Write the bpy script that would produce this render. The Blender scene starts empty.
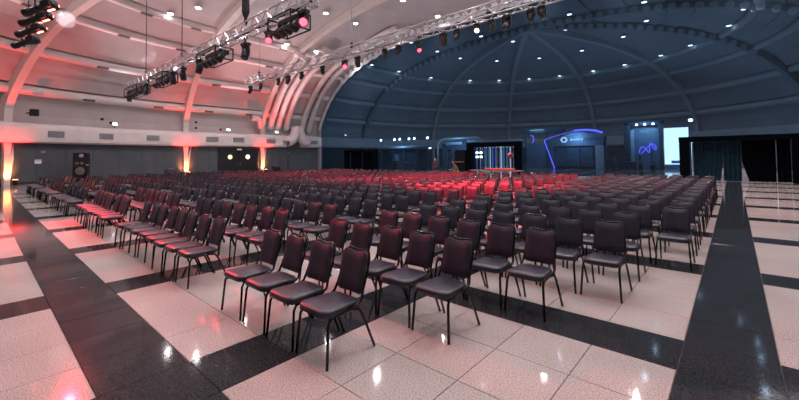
import bpy, math, random
from mathutils import Vector, Matrix

random.seed(7)
S = bpy.context.scene
COL = S.collection
PI = math.pi

# ------------------------------------------------------------------ camera, world, exposure
CAM_H = 1.6534
A_, ROLL, PITCH = 0.7264, -0.0117, 0.0316
_F = Vector((-math.sin(A_), math.cos(A_), 0)); _R = Vector((math.cos(A_), math.sin(A_), 0)); _U = Vector((0, 0, 1))
_Fc = math.cos(PITCH) * _F + math.sin(PITCH) * _U
_Uc = -math.sin(PITCH) * _F + math.cos(PITCH) * _U
_cx = math.cos(ROLL) * _R + math.sin(ROLL) * _Uc
_cy = -math.sin(ROLL) * _R + math.cos(ROLL) * _Uc
cd = bpy.data.cameras.new('camera')
cam = bpy.data.objects.new('camera', cd); COL.objects.link(cam)
cd.sensor_width = 36.0
cd.lens = 36.0 * 376.5 / 799.0
cd.shift_y = -55.16 / 799.0
cd.clip_end = 300
cam.matrix_world = Matrix(((_cx.x, _cy.x, -_Fc.x, 0), (_cx.y, _cy.y, -_Fc.y, 0), (_cx.z, _cy.z, -_Fc.z, CAM_H), (0, 0, 0, 1)))
S.camera = cam

w = bpy.data.worlds.new('world'); S.world = w; w.use_nodes = True
w.node_tree.nodes['Background'].inputs[0].default_value = (0.35, 0.4, 0.5, 1)
w.node_tree.nodes['Background'].inputs[1].default_value = 0.02
S.view_settings.view_transform = 'Standard'
S.view_settings.look = 'None'
S.view_settings.gamma = 1.0
S.view_settings.use_curve_mapping = False
S.view_settings.exposure = 0.42

DOWN_W = 150.0      # each roof downlight, watts
UP_W = 2100.0       # each rib uplight
RED_W = 6000.0      # red stage spots

# ------------------------------------------------------------------ materials
MATS = {}
def mat(name, col, rough=0.5, metal=0.0, var=0.0, scale=8.0, emit=None, est=0.0, spec=0.5, detail=3.0, bump=0.0):
    if name in MATS: return MATS[name]
    m = bpy.data.materials.new(name); m.use_nodes = True
    nt = m.node_tree; b = nt.nodes['Principled BSDF']
    b.inputs['Roughness'].default_value = rough
    b.inputs['Metallic'].default_value = metal
    b.inputs['Specular IOR Level'].default_value = spec
    b.inputs['Base Color'].default_value = (*col, 1)
    if var > 0 or bump > 0:
        tc = nt.nodes.new('ShaderNodeTexCoord')
        n = nt.nodes.new('ShaderNodeTexNoise'); n.inputs['Scale'].default_value = scale; n.inputs['Detail'].default_value = detail
        nt.links.new(tc.outputs['Object'], n.inputs['Vector'])
        r = nt.nodes.new('ShaderNodeValToRGB')
        r.color_ramp.elements[0].position = 0.3; r.color_ramp.elements[1].position = 0.7
        r.color_ramp.elements[0].color = (*[max(0, c * (1 - var)) for c in col], 1)
        r.color_ramp.elements[1].color = (*[min(1, c * (1 + var)) for c in col], 1)
        nt.links.new(n.outputs['Fac'], r.inputs['Fac'])
        nt.links.new(r.outputs['Color'], b.inputs['Base Color'])
        if bump > 0:
            bp = nt.nodes.new('ShaderNodeBump'); bp.inputs['Strength'].default_value = bump; bp.inputs['Distance'].default_value = 0.01
            nt.links.new(n.outputs['Fac'], bp.inputs['Height']); nt.links.new(bp.outputs['Normal'], b.inputs['Normal'])
    if emit:
        b.inputs['Emission Color'].default_value = (*emit, 1)
        b.inputs['Emission Strength'].default_value = est
    MATS[name] = m
    return m

def granite(name, c0, c1, rough, scale, spec=0.34):
    m = bpy.data.materials.new(name); m.use_nodes = True
    nt = m.node_tree; b = nt.nodes['Principled BSDF']; b.inputs['Roughness'].default_value = rough
    b.inputs['Specular IOR Level'].default_value = spec
    g = nt.nodes.new('ShaderNodeNewGeometry')
    n1 = nt.nodes.new('ShaderNodeTexNoise'); n1.inputs['Scale'].default_value = scale; n1.inputs['Detail'].default_value = 4
    n2 = nt.nodes.new('ShaderNodeTexNoise'); n2.inputs['Scale'].default_value = 0.9; n2.inputs['Detail'].default_value = 2
    for n in (n1, n2): nt.links.new(g.outputs['Position'], n.inputs['Vector'])
    r = nt.nodes.new('ShaderNodeValToRGB'); e = r.color_ramp.elements
    e[0].position = 0.33; e[0].color = (*[c * 0.55 for c in c0], 1)
    e[1].position = 0.62; e[1].color = (*c1, 1)
    x = e.new(0.45); x.color = (*c0, 1)
    nt.links.new(n1.outputs['Fac'], r.inputs['Fac'])
    mx = nt.nodes.new('ShaderNodeMix'); mx.data_type = 'RGBA'; mx.blend_type = 'MULTIPLY'; mx.inputs[0].default_value = 0.35
    nt.links.new(r.outputs['Color'], mx.inputs[6])
    r2 = nt.nodes.new('ShaderNodeValToRGB'); r2.color_ramp.elements[0].position = 0.35; r2.color_ramp.elements[1].position = 0.65
    r2.color_ramp.elements[0].color = (0.62, 0.6, 0.58, 1); r2.color_ramp.elements[1].color = (1, 1, 1, 1)
    nt.links.new(n2.outputs['Fac'], r2.inputs['Fac']); nt.links.new(r2.outputs['Color'], mx.inputs[7])
    nt.links.new(mx.outputs[2], b.inputs['Base Color'])
    MATS[name] = m
    return m

def glow(name, col, strength):
    if name in MATS: return MATS[name]
    m = bpy.data.materials.new(name); m.use_nodes = True
    nt = m.node_tree; nt.nodes.clear()
    e = nt.nodes.new('ShaderNodeEmission'); o = nt.nodes.new('ShaderNodeOutputMaterial')
    e.inputs[0].default_value = (*col, 1); e.inputs[1].default_value = strength
    nt.links.new(e.outputs[0], o.inputs[0]); MATS[name] = m
    return m

def sheer(name, tint, dark, fac):
    m = bpy.data.materials.new(name); m.use_nodes = True
    nt = m.node_tree; nt.nodes.clear()
    t = nt.nodes.new('ShaderNodeBsdfTransparent'); t.inputs[0].default_value = (*tint, 1)
    d = nt.nodes.new('ShaderNodeBsdfDiffuse')
    g = nt.nodes.new('ShaderNodeNewGeometry')
    wv = nt.nodes.new('ShaderNodeTexWave'); wv.inputs['Scale'].default_value = 0.35; wv.inputs['Distortion'].default_value = 3.0; wv.bands_direction = 'Z'
    nt.links.new(g.outputs['Position'], wv.inputs['Vector'])
    r = nt.nodes.new('ShaderNodeValToRGB')
    r.color_ramp.elements[0].color = (*[c * 0.75 for c in dark], 1); r.color_ramp.elements[1].color = (*dark, 1)
    nt.links.new(wv.outputs['Fac'], r.inputs['Fac']); nt.links.new(r.outputs['Color'], d.inputs['Color'])
    mx = nt.nodes.new('ShaderNodeMixShader'); mx.inputs[0].default_value = fac
    o = nt.nodes.new('ShaderNodeOutputMaterial')
    nt.links.new(t.outputs[0], mx.inputs[1]); nt.links.new(d.outputs[0], mx.inputs[2]); nt.links.new(mx.outputs[0], o.inputs[0])
    MATS[name] = m
    return m

TILE_L = granite('pale_granite', (0.47, 0.385, 0.372), (0.64, 0.545, 0.525), 0.07, 95)
TILE_D = granite('dark_granite', (0.026, 0.029, 0.034), (0.040, 0.043, 0.049), 0.07, 60, 0.22)
GROUT = mat('grout', (0.20, 0.15, 0.15), 0.8, var=0.2, scale=3)
VAULT = mat('vault_panel', (0.51, 0.465, 0.465), 0.6, var=0.07, scale=0.6)
SHELL = mat('vault_shell', (0.10, 0.085, 0.08), 0.9, var=0.1, scale=1)  # dark backing: joint lines and gap shade between panels put into its colour
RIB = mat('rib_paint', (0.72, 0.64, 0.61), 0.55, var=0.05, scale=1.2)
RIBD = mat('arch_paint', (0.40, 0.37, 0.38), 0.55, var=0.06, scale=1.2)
DISC = mat('disc_lit_white', (0.93, 0.93, 0.97), 0.5, var=0.03, scale=3)  # lit look of the discs put into a bright white
DUCT = mat('duct_paint', (0.74, 0.68, 0.67), 0.5, var=0.06, scale=1.0)
GRILLE = mat('grille_metal', (0.33, 0.34, 0.37), 0.5, 0.3, var=0.1, scale=6)
WALLG = mat('wall_grey', (0.078, 0.092, 0.108), 0.6, var=0.12, scale=0.8)
BASEB = mat('skirting_dark', (0.02, 0.02, 0.024), 0.5, var=0.2, scale=3)
BLACK = mat('black_metal', (0.014, 0.014, 0.017), 0.38, 0.2, var=0.25, scale=12)
FRAME = mat('chair_frame', (0.010, 0.010, 0.012), 0.24, 0.3, var=0.2, scale=20)
VINYL = mat('chair_vinyl', (0.030, 0.027, 0.046), 0.40, var=0.18, scale=14, bump=0.08)
STEEL = mat('truss_alloy', (0.50, 0.50, 0.53), 0.3, 0.6, var=0.1, scale=8)
DOORM = mat('door_black', (0.012, 0.012, 0.014), 0.5, var=0.2, scale=4)
DRAPE = mat('black_drape', (0.0012, 0.0028, 0.0045), 0.95, var=0.3, scale=5, spec=0.03)
TEAL = mat('teal_drape', (0.008, 0.03, 0.045), 0.9, var=0.3, scale=4, spec=0.05)
WHITEF = mat('white_fabric', (0.8, 0.8, 0.84), 0.7, var=0.05, scale=3)
LAMP = glow('lamp_lens', (1.0, 0.96, 0.92), 25.0)
SCRIM = sheer('sheer_black_net', (0.14, 0.232, 0.33), (0.013, 0.022, 0.033), 0.58)

# ------------------------------------------------------------------ mesh building
class MB:
    def __init__(s): s.v = []; s.f = []; s.m = []
    def _add(s, vs, fs, mi=0):
        o = len(s.v); s.v += [tuple(p) for p in vs]; s.f += [tuple(i + o for i in f) for f in fs]; s.m += [mi] * len(fs)
    def box(s, x0, x1, y0, y1, z0, z1, M=None, mi=0):
        vs = [Vector((x, y, z)) for z in (z0, z1) for y in (y0, y1) for x in (x0, x1)]
        if M is not None: vs = [M @ v for v in vs]
        s._add(vs, [(0, 2, 3, 1), (4, 5, 7, 6), (0, 1, 5, 4), (2, 6, 7, 3), (0, 4, 6, 2), (1, 3, 7, 5)], mi); return s
    def cbox(s, c, sx, sy, sz, rz=0.0, M=None, mi=0):
        T = Matrix.Translation(c) @ Matrix.Rotation(rz, 4, 'Z')
        if M is not None: T = M @ T
        return s.box(-sx / 2, sx / 2, -sy / 2, sy / 2, -sz / 2, sz / 2, T, mi)
    def bbox(s, c, sx, sy, sz, b=0.02, M=None, mi=0):
        """a box with chamfered edges"""
        T = Matrix.Translation(c)
        if M is not None: T = M @ T
        hx, hy, hz = sx / 2, sy / 2, sz / 2
        vs = []
        rings = [(-hz, b), (-hz + b, 0), (hz - b, 0), (hz, b)]
        for z, i in rings:
            x, y = hx - i, hy - i
            for px, py in ((-x + b, -y), (x - b, -y), (x, -y + b), (x, y - b), (x - b, y), (-x + b, y), (-x, y - b), (-x, -y + b)):
                vs.append(T @ Vector((px, py, z)))
        fs = [tuple(range(7, -1, -1)), tuple(range(24, 32))]
        for k in range(3):
            for i in range(8): j = (i + 1) % 8; fs.append((k * 8 + i, k * 8 + j, k * 8 + 8 + j, k * 8 + 8 + i))
        s._add(vs, fs, mi); return s
    def tube(s, pts, r, n=6, caps=True, mi=0, rr=None):
        pts = [Vector(p) for p in pts]
        k = len(pts); tang = []
        for i in range(k):
            a = pts[max(i - 1, 0)]; b = pts[min(i + 1, k - 1)]; t = (b - a); tang.append(t.normalized() if t.length > 0 else Vector((0, 0, 1)))
        ref = Vector((0, 0, 1)) if abs(tang[0].z) < 0.9 else Vector((1, 0, 0))
        u = tang[0].cross(ref).normalized()
        vs = []
        for i in range(k):
            t = tang[i]; u = (u - t * u.dot(t)).normalized(); v = t.cross(u)
            R = rr[i] if rr else r
            for j in range(n):
                a = 2 * PI * j / n; vs.append(pts[i] + R * (math.cos(a) * u + math.sin(a) * v))
        fs = []
        for i in range(k - 1):
            for j in range(n): q = (j + 1) % n; fs.append((i * n + j, i * n + q, i * n + n + q, i * n + n + j))
        if caps: fs.append(tuple(range(n - 1, -1, -1))); fs.append(tuple((k - 1) * n + j for j in range(n)))
        s._add(vs, fs, mi); return s
    def lathe(s, prof, n=12, M=None, mi=0):
        """profile of (radius, z) about z"""
        vs = []
        for r, z in prof:
            for j in range(n):
                a = 2 * PI * j / n; p = Vector((r * math.cos(a), r * math.sin(a), z)); vs.append(M @ p if M is not None else p)
        fs = []
        for i in range(len(prof) - 1):
            for j in range(n): q = (j + 1) % n; fs.append((i * n + j, i * n + q, i * n + n + q, i * n + n + j))
        fs.append(tuple(range(n - 1, -1, -1))); fs.append(tuple((len(prof) - 1) * n + j for j in range(n)))
        s._add(vs, fs, mi); return s
    def grid(s, P, mi=0):
        """P[i][j] points"""
        a, b = len(P), len(P[0]); vs = [p for row in P for p in row]
        fs = [(i * b + j, i * b + j + 1, (i + 1) * b + j + 1, (i + 1) * b + j) for i in range(a - 1) for j in range(b - 1)]
        s._add(vs, fs, mi); return s
    def prism(s, poly, a, b, M, mi=0):
        """2D polygon (x,z) extruded in y from a to b"""
        n = len(poly)
        vs = [M @ Vector((x, a, z)) for x, z in poly] + [M @ Vector((x, b, z)) for x, z in poly]
        fs = [tuple(range(n)), tuple(range(2 * n - 1, n - 1, -1))] + [((i + 1) % n, i, n + i, n + (i + 1) % n) for i in range(n)]
        s._add(vs, fs, mi); return s
    def mesh(s, name, mats, smooth=False):
        me = bpy.data.meshes.new(name); me.from_pydata(s.v, [], s.f)
        for m in (mats if isinstance(mats, (list, tuple)) else [mats]): me.materials.append(m)
        if any(s.m): me.polygons.foreach_set('material_index', s.m)
        if smooth: me.polygons.foreach_set('use_smooth', [True] * len(me.polygons))
        me.update(); return me
    def build(s, name, mats, parent=None, smooth=False):
        return link(name, s.mesh(name, mats, smooth), parent)

def link(name, data, parent=None, M=None):
    o = bpy.data.objects.new(name, data); COL.objects.link(o)
    if parent is not None: o.parent = parent
    if M is not None: o.matrix_basis = M
    return o
def tag(o, label=None, cat=None, group=None, kind=None):
    if label: o['label'] = label
    if cat: o['category'] = cat
    if group: o['group'] = group
    if kind: o['kind'] = kind
    return o
def thing(name, label, cat, loc=(0, 0, 0), rz=0.0, group=None):
    o = bpy.data.objects.new(name, None); COL.objects.link(o)
    o.location = loc; o.rotation_euler = (0, 0, rz); o.empty_display_size = 0.1
    return tag(o, label, cat, group)
def clone(root, loc=None, rz=None, label=None):
    r = root.copy(); COL.objects.link(r)
    if loc is not None: r.location = loc
    if rz is not None: r.rotation_euler = (0, 0, rz)
    if label: r['label'] = label
    for ch in list(root.children):
        c = ch.copy(); COL.objects.link(c); c.parent = r
        for g in list(ch.children):
            d = g.copy(); COL.objects.link(d); d.parent = c
    return r
def light(name, kind, loc, power, col=(1, 1, 1), aim=None, size=0.3, angle=60, blend=0.5, parent=None):
    l = bpy.data.lights.new(name, kind); l.energy = power; l.color = col
    if kind == 'AREA': l.shape = 'DISK'; l.size = size
    elif kind == 'SPOT': l.spot_size = math.radians(angle); l.spot_blend = blend; l.shadow_soft_size = size
    else: l.shadow_soft_size = size
    o = bpy.data.objects.new(name, l); COL.objects.link(o); o.location = loc
    d = (Vector(aim) - Vector(loc)) if aim is not None else Vector((0, 0, -1))
    o.rotation_euler = d.to_track_quat('-Z', 'Y').to_euler()
    return o
def along(p, q):
    d = Vector(q) - Vector(p); return Matrix.Translation(p) @ d.to_track_quat('Z', 'Y').to_matrix().to_4x4(), d.length
ORD = ['first', 'second', 'third', 'fourth', 'fifth', 'sixth', 'seventh', 'eighth', 'ninth', 'tenth', 'eleventh', 'twelfth', 'thirteenth', 'fourteenth', 'fifteenth', 'sixteenth', 'seventeenth', 'eighteenth', 'nineteenth', 'twentieth']

# ------------------------------------------------------------------ plan of the hall: stadium shape
AX, YN, YF, RW = -16.0, 14.0, 38.6, 25.3        # axis, near and far apse centres, half width
PROF = [(25.3, 0), (25.3, 2.7), (25.3, 5.2), (24.4, 7.1), (22.75, 9.3), (20.5, 11.15), (17.3, 12.7), (14, 13.65), (10, 14.4), (5, 14.85), (0, 15)]
def _dense():
    P = [Vector((a, b, 0)) for a, b in PROF]; out = []
    for i in range(len(P) - 1):
        p0 = P[max(i - 1, 0)]; p1 = P[i]; p2 = P[i + 1]; p3 = P[min(i + 2, len(P) - 1)]
        for k in range(12):
            t = k / 12
            if i < 2: out.append(p1.lerp(p2, t)); continue
            out.append(0.5 * ((2 * p1) + (p2 - p0) * t + (2 * p0 - 5 * p1 + 4 * p2 - p3) * t * t + (3 * p1 - p0 - 3 * p2 + p3) * t ** 3))
    out.append(P[-1]); return out
DP = _dense()
ARC = [0.0]
for i in range(1, len(DP)): ARC.append(ARC[-1] + (DP[i] - DP[i - 1]).length)
def prof(s, off=0.0):
    """point of the roof profile at arc length s, moved outwards by off: (d, z)"""
    s = min(max(s, 0), ARC[-1])
    lo, hi = 0, len(ARC) - 1
    while hi - lo > 1:
        m = (lo + hi) // 2
        if ARC[m] <= s: lo = m
        else: hi = m
    t = (s - ARC[lo]) / max(1e-9, ARC[hi] - ARC[lo]); p = DP[lo].lerp(DP[hi], t)
    a = DP[max(lo - 1, 0)]; b = DP[min(hi + 1, len(DP) - 1)]; tg = (b - a).normalized()
    return p.x + tg.y * off, p.y - tg.x * off
def s_at_z(z):
    for i in range(len(DP)):
        if DP[i].y >= z: return ARC[i]
def s_at_d(d):
    for i in range(len(DP)):
        if DP[i].x <= d and i > 24: return ARC[i]
def z_at_d(d):
    for i in range(len(DP)):
        if DP[i].x <= d and i > 24: return DP[i].y
    return 15
STEP = (YF - YN) / 3
BAYS = []
for k in range(3):
    BAYS.append(('L', YN + k * STEP, YN + (k + 1) * STEP)); BAYS.append(('R', YN + k * STEP, YN + (k + 1) * STEP))
for k in range(6):
    BAYS.append(('F', k * 30.0, k * 30 + 30.0)); BAYS.append(('N', 180 + k * 30.0, 210 + k * 30.0))
def plan(bay, t, d):
    k, a, b = bay; u = a + (b - a) * t
    if k == 'L': return AX - d, u
    if k == 'R': return AX + d, u
    th = math.radians(u); cy = YF if k == 'F' else YN
    return AX + d * math.cos(th), cy + d * math.sin(th)
def bpos(bay, t, s, off=0.0):
    d, z = prof(s, off); x, y = plan(bay, t, d); return Vector((x, y, z))

# ------------------------------------------------------------------ floor of 0.6 m tiles
T = 0.6
GX0, GY0 = -0.3795, 0.586
fl = MB(); fl.box(-43, 11, -13, 66, -0.3, -0.012)
floor = tag(fl.build('floor', GROUT), 'polished pale granite floor crossed by a grid of dark granite strips', None, None, 'structure')
def tile_mesh(name, m):
    g = 0.0022; b = 0.003; t = MB()
    P = []
    for z, i in ((-0.02, g), (-b, g), (0.0, g + b)):
        P.append([(i, i, z), (T - i, i, z), (T - i, T - i, z), (i, T - i, z)])
    vs = [p for r in P for p in r]
    t._add(vs, [(8, 9, 10, 11)] + [(k * 4 + i, k * 4 + (i + 1) % 4, k * 4 + 4 + (i + 1) % 4, k * 4 + 4 + i) for k in range(2) for i in range(4)])
    return t.mesh(name, m)
TM = {0: tile_mesh('tile', TILE_L), 1: tile_mesh('tile', TILE_D)}
near, far = [], []
for i in range(-72, 45):
    for j in range(-23, 110):
        x, y = GX0 + i * T, GY0 + j * T; cxm, cym = x + 0.3, y + 0.3
        yy = min(max(cym, YN), YF)
        if math.hypot(cxm - AX, cym - yy) > RW + 0.6: continue
        dark = 1 if (i % 5 == 0 or j % 5 == 0) else 0
        v = Vector((cxm, cym, 0)); dep = v.dot(_F); lat = v.dot(_R)
        inview = dep > 1.5 and abs(lat) < dep * 1.1 + 0.3
        (near if inview else far).append((v.length, x, y, dark))
near.sort(); far += near[300:]
for _, x, y, dk in near[:300]:
    link('tile', TM[dk], floor, Matrix.Translation((x, y, 0)))
tf = MB()
for _, x, y, dk in far:
    g = 0.0022
    z = random.uniform(-0.0006, 0.0)
    tf._add([(x + g, y + g, z), (x + T - g, y + g, z), (x + T - g, y + T - g, z), (x + g, y + T - g, z),
             (x + g, y + g, -0.02), (x + T - g, y + g, -0.02), (x + T - g, y + T - g, -0.02), (x + g, y + T - g, -0.02)],
            [(0, 1, 2, 3), (4, 5, 1, 0), (5, 6, 2, 1), (6, 7, 3, 2), (7, 4, 0, 3)], dk)
tag(tf.build('tile_field', [TILE_L, TILE_D], floor), kind='stuff')

# ------------------------------------------------------------------ walls
def ring(m, bay, d0, d1, z0, z1, n, t0=0.0, t1=1.0, gap=0.0):
    """closed band between two distances and two heights along a bay"""
    P = []
    for i in range(n + 1):
        t = t0 + (t1 - t0) * i / n
        a = plan(bay, t, d0); b = plan(bay, t, d1)
        P.append([Vector((a[0], a[1], z0)), Vector((b[0], b[1], z0)), Vector((b[0], b[1], z1)), Vector((a[0], a[1], z1)), Vector((a[0], a[1], z0))])
    m.grid(P)
    m._add(P[0][:4], [(0, 1, 2, 3)]); m._add(P[-1][:4], [(3, 2, 1, 0)])
def wall_for(bays, name, label):
    m = MB()
    for b in bays: ring(m, b, RW + 0.06, RW + 0.4, -0.02, 4.4, 1 if b[0] in 'LR' else 6)
    w_ = tag(m.build(name, WALLG), label, None, None, 'structure')
    for b in bays:
        n = 7
        for i in range(n):
            if b[0] == 'L' and abs(b[1] - YN) < 0.1 and i in (3, 4, 5, 6):
                pass
            pm = MB(); ring(pm, b, RW + 0.02, RW + 0.06, 0.12, 2.97, 1 if b[0] in 'LR' else 2, (i + 0.006) / n, (i + 0.994) / n)
            pm.build('panel', WALLG, w_)
        bm = MB(); ring(bm, b, RW - 0.03, RW + 0.06, 0.0, 0.12, 1 if b[0] in 'LR' else 6)
        bm.build('skirting', BASEB, w_)
    return w_
LB = [b for b in BAYS if b[0] == 'L'] + [b for b in BAYS if b[0] == 'N' and b[1] in (180, 210)]
FB = [b for b in BAYS if b[0] == 'F']
NB = [b for b in BAYS if b[0] == 'N' and b[1] >= 240]
RB = [b for b in BAYS if b[0] == 'R']
WL = wall_for(LB, 'wall_left', 'dark grey panelled wall below the long white air duct')
WB = wall_for(FB, 'wall_back', 'dark curved wall closing the far end of the hall')
WR = wall_for(RB, 'wall_right', 'dark grey straight wall along the far side of the hall')
WF = wall_for(NB, 'wall_front', 'dark curved wall closing the near end of the hall')

# the big white duct running along the wall head, one length per bay
DSEC = [(25.3, 2.97), (24.95, 2.97), (24.80, 3.08), (24.76, 3.3), (24.76, 4.1), (24.82, 4.3), (25.0, 4.42), (25.3, 4.42)]
def sweep(m, bay, sec, n, t0, t1):
    P = []
    for i in range(n + 1):
        t = t0 + (t1 - t0) * i / n
        P.append([Vector((*plan(bay, t, d), z)) for d, z in sec])
    m.grid(P); m._add(P[0], [tuple(range(len(sec)))]); m._add(P[-1], [tuple(range(len(sec) - 1, -1, -1))])
def grille(parent, bay, t, wid, z, d=24.74, h=0.46):
    x, y = plan(bay, t, d); x2, y2 = plan(bay, t, d - 1)
    g = MB(); M = Matrix.Translation((x, y, z)) @ Matrix.Rotation(math.atan2(y2 - y, x2 - x) - PI / 2, 4, 'Z')
    g.box(-wid / 2, wid / 2, -0.02, 0.05, -h / 2, h / 2, M)
    o = g.build('grille', GRILLE, parent)
    for k in range(5):
        sl = MB(); zz = -h / 2 + h * (k + 0.5) / 5
        sl.box(-wid / 2 + 0.03, wid / 2 - 0.03, 0.05, 0.075, zz - 0.025, zz + 0.012, M)
        sl.build('louvre', GRILLE, o)
for b in BAYS:
    par = WL if b in LB else WB if b in FB else WR if b in RB else WF
    n = 1 if b[0] in 'LR' else 8
    spans = [(0.0, 1.0)]
    if b[0] == 'L' and b[1] > 22 and b[1] < 23: spans = [(0.0, 0.37), (0.62, 1.0)]
    for t0, t1 in spans:
        m = MB(); sweep(m, b, DSEC, n, t0, t1)
        dct = m.build('air_duct', DUCT, par, smooth=False)
        if b[0] == 'N' and b[1] == 180:
            for ang in (205 - 1.3, 195.6, 187.0): grille(dct, b, (ang - 180) / 30, 1.05, 3.68)
        elif b[0] == 'L' and b[1] < 15:
            for y in (16.4, 19.2): grille(dct, b, (y - b[1]) / STEP, 1.2, 3.72)
        elif b[0] == 'L' and b[1] < 23:
            y = 23.1 if t0 == 0 else 29.1
            grille(dct, b, (y - b[1]) / STEP, 1.15, 3.65)
        elif b[0] == 'N' and b[1] == 210:
            for t in (0.3, 0.7): grille(dct, b, t, 1.05, 3.68)

# two duct elbows turning up the wall between the ribs
def elbow(y0, y1, sgn):
    pts = []
    r = 1.35
    cy, cz = y1 - sgn * r, 3.7 + r
    pts.append((-40.78, y0, 3.7)); pts.append((-40.78, cy, 3.7))
    for k in range(1, 9):
        a = PI / 2 * k / 8; pts.append((-40.78 - 0.02 * k / 8, cy + sgn * r * math.sin(a), cz - r * math.cos(a)))
    pts.append((-40.85, y1, cz + 0.45))
    m = MB(); m.tube(pts, 0.66, 12); return m.build('duct_elbow', DUCT, WL, smooth=True)
elbow(25.15, 26.5, 1); elbow(28.2, 26.95, -1)

# ------------------------------------------------------------------ ceiling: panels, ledges, shell
sh = MB()
for b in BAYS:
    n = 1 if b[0] in 'LR' else 8
    for tseg in range(n):
        ss = [s_at_z(4.3) + (ARC[-1] - s_at_z(4.3)) * k / 18 for k in range(19)]
        sh.grid([[bpos(b, (tseg + q) / n, s, 0.62) for s in ss] for q in (0, 1)])
ceiling = tag(sh.build('ceiling', SHELL), 'pale stepped vault with rounded ends over the whole hall', None, None, 'structure')
sL = [s_at_z(6.6), s_at_z(9.1), s_at_d(20.44), s_at_d(17.7), s_at_d(14.2)]
sJ = [s_at_z(7.95), s_at_d(21.55), s_at_d(19.1), s_at_d(12.2), s_at_d(9.5), s_at_d(6.4), s_at_d(3.0)]
H_ = 0.34
bands = [(s_at_z(4.30), sL[0] - H_), (sL[0] + H_ + 0.16, sJ[0]), (sJ[0] + 0.05, sL[1] - H_), (sL[1] + H_ + 0.14, sJ[1]), (sJ[1] + 0.11, sL[2] - H_),
         (sL[2] + H_ + 0.14, sJ[2]), (sJ[2] + 0.1, sL[3] - H_), (sL[3] + H_ + 0.14, sL[4]), (sL[4] + 0.09, sJ[3]), (sJ[3] + 0.07, sJ[4]), (sJ[4] + 0.07, sJ[5]), (sJ[5] + 0.07, sJ[6]), (sJ[6] + 0.07, ARC[-1])]
for b in BAYS:
    n = 1 if b[0] in 'LR' else 5
    for (s0, s1) in bands:
        m = MB(); nv = 3; P = []
        for i in range(n + 1):
            t = 0.004 + 0.992 * i / n
            row = [bpos(b, t, s0, 0.55), bpos(b, t, s0, 0.27)] + [bpos(b, t, s0 + (s1 - s0) * k / nv, 0.27 + 0.14 * k / nv) for k in range(1, nv + 1)]
            P.append(row)
        m.grid(P); m.build('ceiling_panel', VAULT, ceiling)
    for li, s in enumerate(sL[:4]):
        m = MB(); P = []
        for i in range(n + 1):
            t = 0.006 + 0.988 * i / n
            P.append([bpos(b, t, s - H_, 0.55)] + [bpos(b, t, s - H_ * math.cos(PI * k / 6), 0.34 - 0.33 * math.sin(PI * k / 6)) for k in range(7)] + [bpos(b, t, s + H_, 0.55)])
        m.grid(P); lg = m.build('ledge_duct', DUCT, ceiling, smooth=True)
        if b[0] in 'LN' and not (b[0] == 'N' and b[1] > 215) and not (b[0] == 'L' and b[1] > 30):
            for t in ((0.25, 0.78) if b[0] == 'L' else (0.2, 0.62)):
                p = bpos(b, t, s - 0.05, 0.0); q = bpos(b, t, s + 0.15, 0.0); up = (q - p).normalized()
                p2 = bpos(b, t + 0.02, s - 0.05, 0.0); sd = (p2 - p).normalized(); nn = sd.cross(up).normalized()
                M = Matrix(((sd.x, nn.x, up.x, p.x), (sd.y, nn.y, up.y, p.y), (sd.z, nn.z, up.z, p.z), (0, 0, 0, 1)))
                v = MB(); v.box(-0.42, 0.42, -0.03, 0.03, -0.1, 0.1, M); v.build('vent', mat('vent_dark', (0.12, 0.11, 0.12), 0.6, var=0.2), lg)

# ------------------------------------------------------------------ ribs
def rib(nm, bay, t, label, din=0.22, wid=0.5, discs=None, strut=True):
    sd0 = Vector((*plan(bay, t, 20), 0)); c0 = Vector((*plan(bay, t, 10), 0)); radial = (sd0 - c0).normalized(); tan = Vector((-radial.y, radial.x, 0))
    m = MB(); rows = []
    N = 44
    for k in range(N + 1):
        s = ARC[-1] * k / N
        wd = wid * (0.75 if k < 4 else 1.0) / 2
        a = bpos(bay, t, s, -din); c = bpos(bay, t, s, 0.42 if k > 9 else 0.12 + 0.03 * k)
        rows.append([a - tan * wd, a + tan * wd, c + tan * wd, c - tan * wd, a - tan * wd])
    m.grid(rows); m._add(rows[0][:4], [(0, 1, 2, 3)])
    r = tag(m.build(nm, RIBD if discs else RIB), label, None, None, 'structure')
    if strut:
        f = bpos(bay, t, 0.05, -0.0)
        x = MB(); top = bpos(bay, t, 3.0, 0.15) + tan * (-0.55); x.tube([f - tan * 0.1, top], 0.16, 4); x.build('strut', RIB, r)
    if discs:
        sg = discs; s = s_at_d(20.3)
        while s < ARC[-1]:
            p = bpos(bay, t, s, -0.06)
            ax = tan * sg
            M = Matrix.Translation(p + ax * (wid / 2 - 0.02)) @ ax.to_track_quat('Z', 'Y').to_matrix().to_4x4()
            dm = MB(); dm.lathe([(0.3, 0), (0.3, 0.04), (0.24, 0.06)], 14, M); dm.build('disc', DISC, r)
            s += 0.92
    return r
k = 1
L0, L1, L2 = [b for b in BAYS if b[0] == 'L']; R0, R1, R2 = [b for b in BAYS if b[0] == 'R']
def bay(kind, a): return [b for b in BAYS if b[0] == kind and abs(b[1] - a) < 0.1][0]
rib('trim_1', bay('N', 180), 1.0, 'white roof rib at the start of the dark wall, lit orange at its foot')
rib('trim_2', L0, 0.0, 'white roof rib standing between the speaker stack and the double doors')
rib('trim_3', L0, 1.0, 'white roof rib just past the double doors, lit orange at its foot')
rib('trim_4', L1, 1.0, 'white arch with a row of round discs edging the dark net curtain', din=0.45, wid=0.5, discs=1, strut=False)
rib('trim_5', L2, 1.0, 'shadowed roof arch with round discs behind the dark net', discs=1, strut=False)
rib('trim_6', R0, 0.0, 'white roof rib above the walkway side, first straight bay', strut=False)
rib('trim_7', R0, 1.0, 'white roof rib above the walkway side, second straight bay', strut=False)
rib('trim_8', R1, 1.0, 'arch half with round discs above the curtained doorway', din=0.45, discs=-1, strut=False)
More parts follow.
